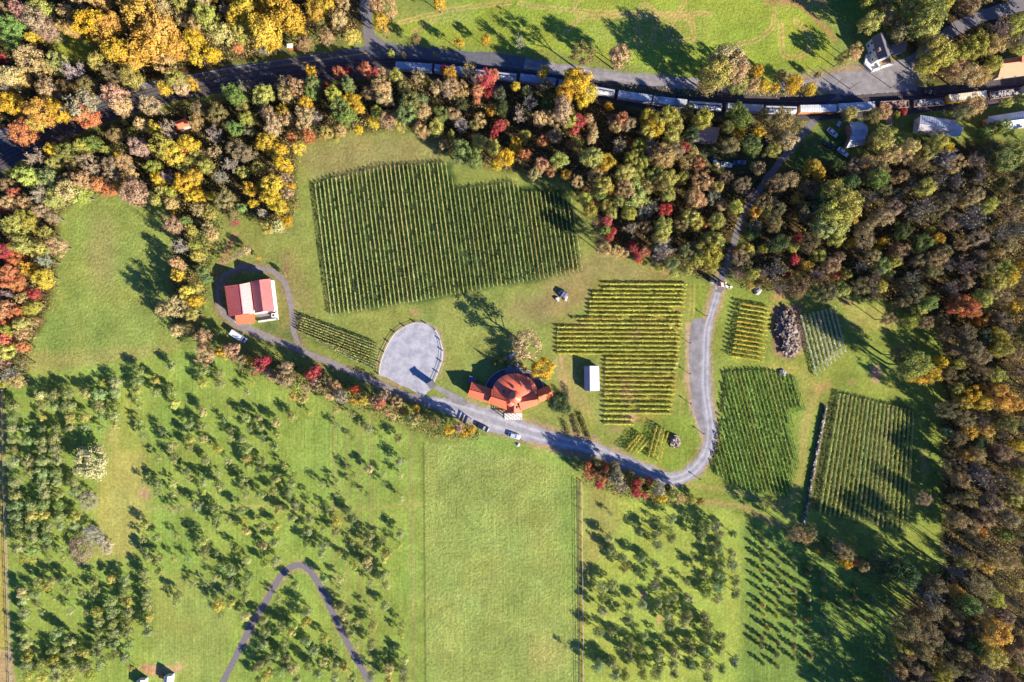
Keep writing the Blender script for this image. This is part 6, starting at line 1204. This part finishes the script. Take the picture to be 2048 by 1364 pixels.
def zl(x, y):
    if y < 800 and x > 245: return 'near the orchard top' if x < 420 else 'under the lane hedge'
    if x < 145 and y < 1125: return 'in left fenced block' if y < 930 else 'in lower left fenced block'
    if x < 245 and y < 930: return 'in upper left block'
    if x < 245 and y < 1125: return 'beside the bare bushes'
    if x < 310: return 'in bottom left corner block' if x < 175 else 'in bottom left block'
    if y < 1010: return 'in upper middle orchard' if x < 512 else 'left of the hay field'
    if y < 1125: return 'in central orchard' if x < 500 else ('above hairpin path' if x < 660 else 'beside hay field middle')
    if in_(x, y, [(590, 1131), (622, 1145), (760, 1400), (430, 1400)]): return 'inside the hairpin path'
    return 'outside hairpin path on right' if x > 600 else 'outside hairpin path on left'
def zrr(x, y):
    if y < 1130: return 'at top of right orchard' if x < 1370 else 'in upper right of right orchard'
    if y < 1240: return 'in middle of right orchard' if x < 1370 else 'in middle right of right orchard'
    return 'in lower part of right orchard' if x < 1330 else 'in lower right of right orchard'
orchard(ORT, 'KKJLKKLKKKJC', 'orchard_tree', 'orchard trees left of the hay field', zl)
orchard(ORR, 'JJKJNJJK', 'fruit_tree', 'orchard trees right of the fence', zrr)
plant('autumn_tree', 185, 924, 36, 11, LEAFY[1], leafcol('C', R_), .55, 5.5, 'tree', 'broad cream coloured tree', 'inside left orchard')
plant('bare_shrub', 178, 1000, 22, 5, SPARSE[2], leafcol('X', R_), .5, 2.3, 'shrub', 'upper greyish bare bush', 'beside left orchard')
plant('bare_shrub', 162, 1098, 31, 5, SPARSE[3], leafcol('P', R_), .45, 2.3, 'shrub', 'wide pinkish bare bush', 'beside left orchard')
plant('bare_shrub', 188, 1070, 22, 5.5, SPARSE[4], leafcol('X', R_), .5, 2.4, 'shrub', 'rounded greyish bare bush', 'beside left orchard')
plant('bare_shrub', 214, 1093, 17, 3.4, SPARSE[5], leafcol('X', R_), .5, 1.5, 'shrub', 'low greyish bare bush', 'beside left orchard')
plant('shrub', 105, 1318, 12, 3.2, LEAFY[3], leafcol('Y', R_), .5, None, 'shrub', 'yellow bush', 'among lower left orchard trees')
# slim young trees in rows at the lower right
SL = []
for x, ys in ((1523.5, (1080, 1100, 1120, 1142, 1163, 1184, 1206, 1230, 1275, 1296, 1328)), (1535, (1092, 1255)), (1555, (1108, 1130, 1152, 1170, 1190, 1212, 1236, 1262, 1285, 1308, 1332)), (1587, (1118, 1140, 1160, 1178, 1200, 1222, 1245, 1268, 1292, 1315)), (1618, (1132, 1148, 1176, 1198, 1216, 1240, 1268, 1310)), (1648, (1150, 1175, 1200, 1232, 1270)), (1676, (1160, 1178, 1210)), (1708, (1172, 1196, 1225)), (1738, (1195, 1220, 1243))):
    for k, y in enumerate(ys): SL.append((x + R_.normal() * 1.2, y + R_.normal() * 2, k, x))
rows_ = sorted({s[3] for s in SL})
for x, y, k, xr in SL:
    i = rows_.index(xr); r = R_.uniform(7, 9.5)
    plant('columnar_tree', x, y, r, R_.uniform(2.8, 3.8), COLUMN[int(R_.integers(4))], leafcol('NLNBLK'[int(R_.integers(6))], R_), .55, R_.uniform(1.6, 2.1), 'tree', 'slim young tree', f'in {ordw(i + 1)} column of the lower right planting', 'slim young trees in the lower right planting')

# ------------------------------------------------------------------ vine rows
M_NET = mat('vine_netting', (0.5, 0.52, 0.46), .9, .1)
def vine_row(a, b, hgt, wd, dens, codes, zlo=.45, gaps=.0, seed=0, card=(.13, .26), colj=10):
    A, B = P(*a), P(*b); d = B - A; L_ = d.length; d.normalize(); nrm = np.array([-d.y, d.x, 0]); o = (A + B) / 2
    n = max(20, int(L_ * dens)); t = R_.random(n)
    if gaps:
        g = np.interp(t * L_, np.arange(0, L_ + 4, 2.0), R_.random(len(np.arange(0, L_ + 4, 2.0)))); t = t[g > gaps]; n = len(t)
    cl = .55 + .45 * np.interp(t * L_, np.arange(0, L_ + 3, 1.1), R_.random(len(np.arange(0, L_ + 3, 1.1))))
    off = R_.normal(size=n) * wd * .32 * cl; z = zlo + (hgt * (.72 + .35 * cl) - zlo) * R_.random(n) ** .75
    c = np.array([A.x - o.x, A.y - o.y, 0]) + np.outer(t * L_, np.array([d.x, d.y, 0])) + np.outer(off, nrm); c[:, 2] = z
    nn = unit(np.outer(np.sign(off + 1e-9), nrm) * .5 + R_.normal(size=(n, 3)) * .7 + np.array([0, 0, .75]))
    Vv, Qq = cards(c, nn, R_.uniform(*card, n), R_)
    me = np_mesh('vine_foliage', Vv, Qq, M_VINE, np.clip(R_.random(n) * .7 + .3 * cl, 0, 1))
    rt = empty('vine_row', (o.x, o.y, 0), None, 'vine row')
    f = bpy.data.objects.new('foliage', me); LINK(f); f.parent = rt
    c_ = np.array(codes, float) + R_.normal() * colj * .7 + R_.normal(size=3) * np.array([5, 3, 3]); al = np.clip(lin(np.clip(c_, 5, 250)) / K_L, .005, .6); f.color = (*map(float, al), 1)
    m_ = MB((o.x, o.y, 0)); k = max(2, int(L_ / 6) + 1)
    for i in range(k):
        q = A + d * (L_ * i / (k - 1)); m_.box((q.x, q.y, hgt * .5), (.1, .1, hgt))
    for zz in (hgt * .5, hgt * .95): m_.bar((A.x, A.y, zz), (B.x, B.y, zz), .012, 3)
    m_.build('trellis', M_POST, rt)
    return rt
def name_rows(rows, where, group, axis='left'):
    n = len(rows)
    for i, r in enumerate(rows):
        r['label'] = f"{ordw(i + 1)} of {numw(n)} vine rows from the {axis}, {where}"; r['group'] = group
lp = lambda x, p, q: p[1] + (q[1] - p[1]) * (x - p[0]) / (q[0] - p[0])
def ipl(x, pts): return float(np.interp(x, [p[0] for p in pts], [p[1] for p in pts]))
rows = []
for i in range(60):
    xm = 646 + 8.62 * i; s_ = .127 + .026 * i / 60
    top = lambda x: ipl(x, [(627, 372), (660, 360), (768, 334), (903, 326), (904.5, 326), (907, 381), (1013, 367), (1030, 360), (1045, 384), (1145, 387)])
    bot = lambda x: ipl(x, [(655, 632), (665, 630), (788, 610), (913, 588), (1013, 570), (1099, 556), (1167, 545)])
    yt = top(xm - s_ * 110); yt = top(xm + s_ * (yt - 480)); yb = bot(xm + s_ * 100)
    rows.append(vine_row((xm + s_ * (yt - 480), yt), (xm + s_ * (yb - 480), yb), 2.0, .28, 26, (168, 168, 100), gaps=.13))
name_rows(rows, 'in the big main vineyard', 'vine rows in the big main vineyard')
rows = []
SHY = [18, 60, 97, 131, 168, 205, 240, 278, 315, 352, 388, 426, 462, 500, 540, 577, 612, 650, 688, 724, 762, 797, 835, 873, 912, 952, 990, 1036, 1077, 1117, 1165, 1208]
for i, zy in enumerate(SHY):
    y = 560 + (zy + 15) / 4.2625
    xl = 1206 if i < 2 else 1184 if i < 4 else 1178 if i < 8 else (1145 if i == 8 else 1160 if i == 9 else 1114) if i < 17 else 1210 - (i - 17) * .15
    xr = ipl(y, [(560, 1374), (706, 1358), (800, 1347), (827, 1343)]) if i < 30 else 1268
    rows.append(vine_row((xl, y), (xr, y + 1), 1.35, .62, 36, (206, 202, 92), zlo=.3, gaps=.06))
name_rows(rows, 'in yellow vineyard beside white shed', 'yellow vine rows beside the white shed', 'top')
rows = []
for i in range(10):
    st = (606 - i * .9, 634 + 4.9 * i) if i < 7 else [(618, 671), (636, 681), (655, 693)][i - 7]
    rows.append(vine_row(st, (757 - .3 * i, 690 + 5.6 * i), 2.7, .3, 26, (172, 172, 104)))
name_rows(rows, 'between barn track and car park', 'vine rows between barn track and car park', 'top')
rows = []
for i in range(13):
    t = i / 12; xl, yl = 1478 - 18 * t, 608 + 104 * t; xr, yr = 1541 - 17 * t, 618 + 104 * t
    rows.append(vine_row((xl, yl), (xr, yr), 2.5, .5, 44, (224, 186, 78), zlo=.5))
name_rows(rows, 'in tall yellow block left of brush heap', 'tall yellow vine rows left of the brush heap', 'top')
rows = []
for i in range(9):
    xt, yt = 1599 + 8.3 * i, 630 - 2 * i; xb, yb = 1631 + 7.2 * i, 752 - (7 + 0) * i * .85
    rows.append(vine_row((xt, yt), (xb, yb), 1.8, .6, 34, (206, 206, 168)))
name_rows(rows, 'in pale netted block right of brush heap', 'pale netted vine rows right of the brush heap')
rows = []
GP = [(1452, 742), (1530, 738), (1592, 755), (1610, 820), (1580, 825), (1598, 920), (1576, 992), (1500, 986), (1424, 946), (1448, 800)]
for i in range(34):
    xm = 1395 + 8.0 * i; s_ = .27; pts = [(xm + s_ * (y - 860), y) for y in np.arange(736, 996, 2.0)]
    m_in = [p for p in pts if in_(p[0], p[1], GP)]
    if len(m_in) < 12: continue
    rows.append(vine_row(m_in[0], m_in[-1], 1.7, .32, 34, (160, 176, 90), gaps=.1))
name_rows(rows, 'in green slanting block right of driveway', 'green slanting vine rows right of the driveway')
rows = []
for i in range(19):
    t = i / 18; xt, yt = 1677 + 146 * t, 786 + 34 * t; xb, yb = 1637 + 172 * t, 1024 + 38 * t
    rows.append(vine_row((xt, yt), (xb, yb), 1.9, .5, 32, (180, 182, 106)))
name_rows(rows, 'in block right of dry stone wall', 'vine rows right of the dry stone wall')
rows = []
for (a, b) in (((1010, 730), (890, 865)), ((1035, 735), (925, 875)), ((1060, 755), (955, 888)), ((1080, 785), (985, 892))): rows.append(vine_row((1024 + a[0] / SC, 684 + a[1] / SC), (1024 + b[0] / SC, 684 + b[1] / SC), 2.6, .35, 30, (196, 176, 80)))
name_rows(rows, 'in left tiny vine block by driveway bend', 'left tiny vine block by driveway bend')
rows = []
for (a, b) in (((1150, 660), (1080, 912)), ((1185, 672), (1112, 928)), ((1212, 690), (1143, 942)), ((1238, 715), (1166, 950))): rows.append(vine_row((1024 + a[0] / SC, 684 + a[1] / SC), (1024 + b[0] / SC, 684 + b[1] / SC), 2.6, .35, 30, (196, 176, 80)))
name_rows(rows, 'in right tiny vine block by rubble heap', 'right tiny vine block by rubble heap')

# ------------------------------------------------------------------ undergrowth in the woods
def under(poly, dens, name, label, codes, hmax, rad=(.10, .34), clear=True):
    a = np.array(poly); x0, y0 = np.maximum(a.min(0), [-60, -60]); x1, y1 = np.minimum(a.max(0), [2110, 1430])
    n = int((x1 - x0) * (y1 - y0) * S * S * dens); X = R_.uniform(x0, x1, n); Y = R_.uniform(y0, y1, n)
    m = inpoly(X + R_.normal(size=n) * 4, Y + R_.normal(size=n) * 4, poly)
    for c in CLEAR: m &= ~inpoly(X, Y, c)
    X, Y = X[m], Y[m]
    for l, w_ in zip(LANES, LW):
        pts = np.array(l, float); d = np.full(len(X), 1e9)
        for p, q in zip(pts[:-1], pts[1:]):
            e = q - p; t = np.clip(((X - p[0]) * e[0] + (Y - p[1]) * e[1]) / (e @ e), 0, 1); d = np.minimum(d, np.hypot(X - p[0] - t * e[0], Y - p[1] - t * e[1]))
        k = d > w_ - 2 + R_.random(len(X)) * 6; X, Y = X[k], Y[k]
    n = len(X); g = vnoise((900, 1300), 14, np.random.default_rng(3)); h = np.clip(.5 + .6 * g[np.clip((Y / 2 + 60).astype(int), 0, 899), np.clip((X / 2 + 60).astype(int), 0, 1299)], .08, 1)
    c = np.stack([(X - 1024) * S, (682 - Y) * S, R_.random(n) * h * hmax + .05], 1)
    Vv, Qq = cards(c, unit(R_.normal(size=(n, 3)) + np.array([0, 0, .8])), R_.uniform(*rad, n), R_)
    me = np_mesh(name, Vv, Qq, M_UNDER, R_.random(n)); ob = bpy.data.objects.new(name, me); LINK(ob); tag(ob, label, 'undergrowth', None, 'stuff')
def under_mat():
    m = leaf_mat('undergrowth_leaf'); t = m.node_tree; N = t.nodes; L = t.links
    geo = [n for n in N if n.type == 'NEW_GEOMETRY'][0]; hs = [n for n in N if n.type == 'HUE_SAT'][0]
    n1 = N.new('ShaderNodeTexNoise'); n1.inputs['Scale'].default_value = .22; n1.inputs['Detail'].default_value = 3; L.new(geo.outputs['Position'], n1.inputs['Vector'])
    cr = N.new('ShaderNodeValToRGB'); e = cr.color_ramp.elements; cs = [(.34, (92, 96, 56)), (.45, (122, 132, 70)), (.52, (160, 140, 92)), (.6, (176, 160, 84)), (.68, (130, 106, 84))]
    e[0].position, e[1].position = cs[0][0], cs[-1][0]
    for p, _ in cs[1:-1]: e.new(p)
    for el, (p, c) in zip(sorted(e, key=lambda q: q.position), cs): el.color = (*[float(v) for v in lin(c) / K_L], 1)
    L.new(n1.outputs[0], cr.inputs[0]); L.new(cr.outputs[0], hs.inputs['Color']); return m
M_UNDER = under_mat()
for zn, d_, hx in (('north', 5, 2.2), ('west', 5, 2.4), ('middle', 5, 2.4), ('east', 4, 2.2), ('northeast', 5, 2.2)):
    under(WOODS[zn], d_, 'undergrowth', {'north': 'tangled brush under the trees above the highway', 'west': 'tangled brush under the western wood', 'middle': 'tangled brush under the wood right of the main vineyard', 'east': 'tangled brush under the eastern forest', 'northeast': 'tangled brush under trees at the upper right'}[zn], None, hx)
for poly, lab in (([(1480, 172), (1632, 172), (1632, 192), (1560, 194), (1480, 190)], 'bright yellow scrub between road and train'), ([(1150, 168), (1340, 180), (1480, 186), (1480, 196), (1340, 196), (1220, 180)], 'tan scrub along the track bank'),
                  ([(480, 745), (600, 765), (760, 830), (860, 870), (960, 880), (960, 860), (860, 835), (760, 790), (620, 735), (500, 700), (470, 720)], 'dense brush under the barn lane hedge'),
                  ([(1165, 935), (1230, 950), (1300, 965), (1400, 1000), (1410, 1012), (1330, 1010), (1240, 990), (1165, 962)], 'dense brush under the hedge below driveway bend'),
                  ([(1560, 1050), (1620, 1062), (1720, 1110), (1800, 1130), (1790, 1170), (1700, 1140), (1570, 1075)], 'brushy hedge bottom below eastern vines'),
                  ([(385, 430), (450, 440), (430, 480), (415, 600), (395, 680), (345, 660), (345, 560), (360, 480)], 'weedy brush in the strip beside barn')):
    LSAVE, LANES = LANES, []
    under(poly, 11, 'undergrowth', lab, None, 1.8); LANES = LSAVE

# ------------------------------------------------------------------ labels that single each plant out
from collections import defaultdict
fam = defaultdict(list)
grow()
for p in PLANTS:
    if 'obj' in p: fam[(p['fam'], p['where'])].append((p['px'], p['py'], p['obj']))
for t, x, y, f, wh in HEDGES: fam[(f, wh)].append((x, y, t))
for (f, wh), l in fam.items():
    xs = [p[0] for p in l]; ys = [p[1] for p in l]; vert = max(ys) - min(ys) > max(xs) - min(xs)
    l.sort(key=lambda p: p[1] if vert else p[0]); n = len(l)
    for i, (x, y, t) in enumerate(l):
        if n == 1: t['label'] = f"{f} {wh}"
        elif n == 2: t['label'] = f"{('upper', 'lower')[i] if vert else ('left', 'right')[i]} of two {f}s {wh}"
        else: t['label'] = f"{ordw(i + 1)} of {numw(n)} {f}s from {'top' if vert else 'left'}, {wh}"
        if n > 1 and 'group' not in t: t['group'] = f"{f}s {wh}"
print('plants', len(PLANTS), 'families', len(fam), 'max', max(len(v) for v in fam.values()))
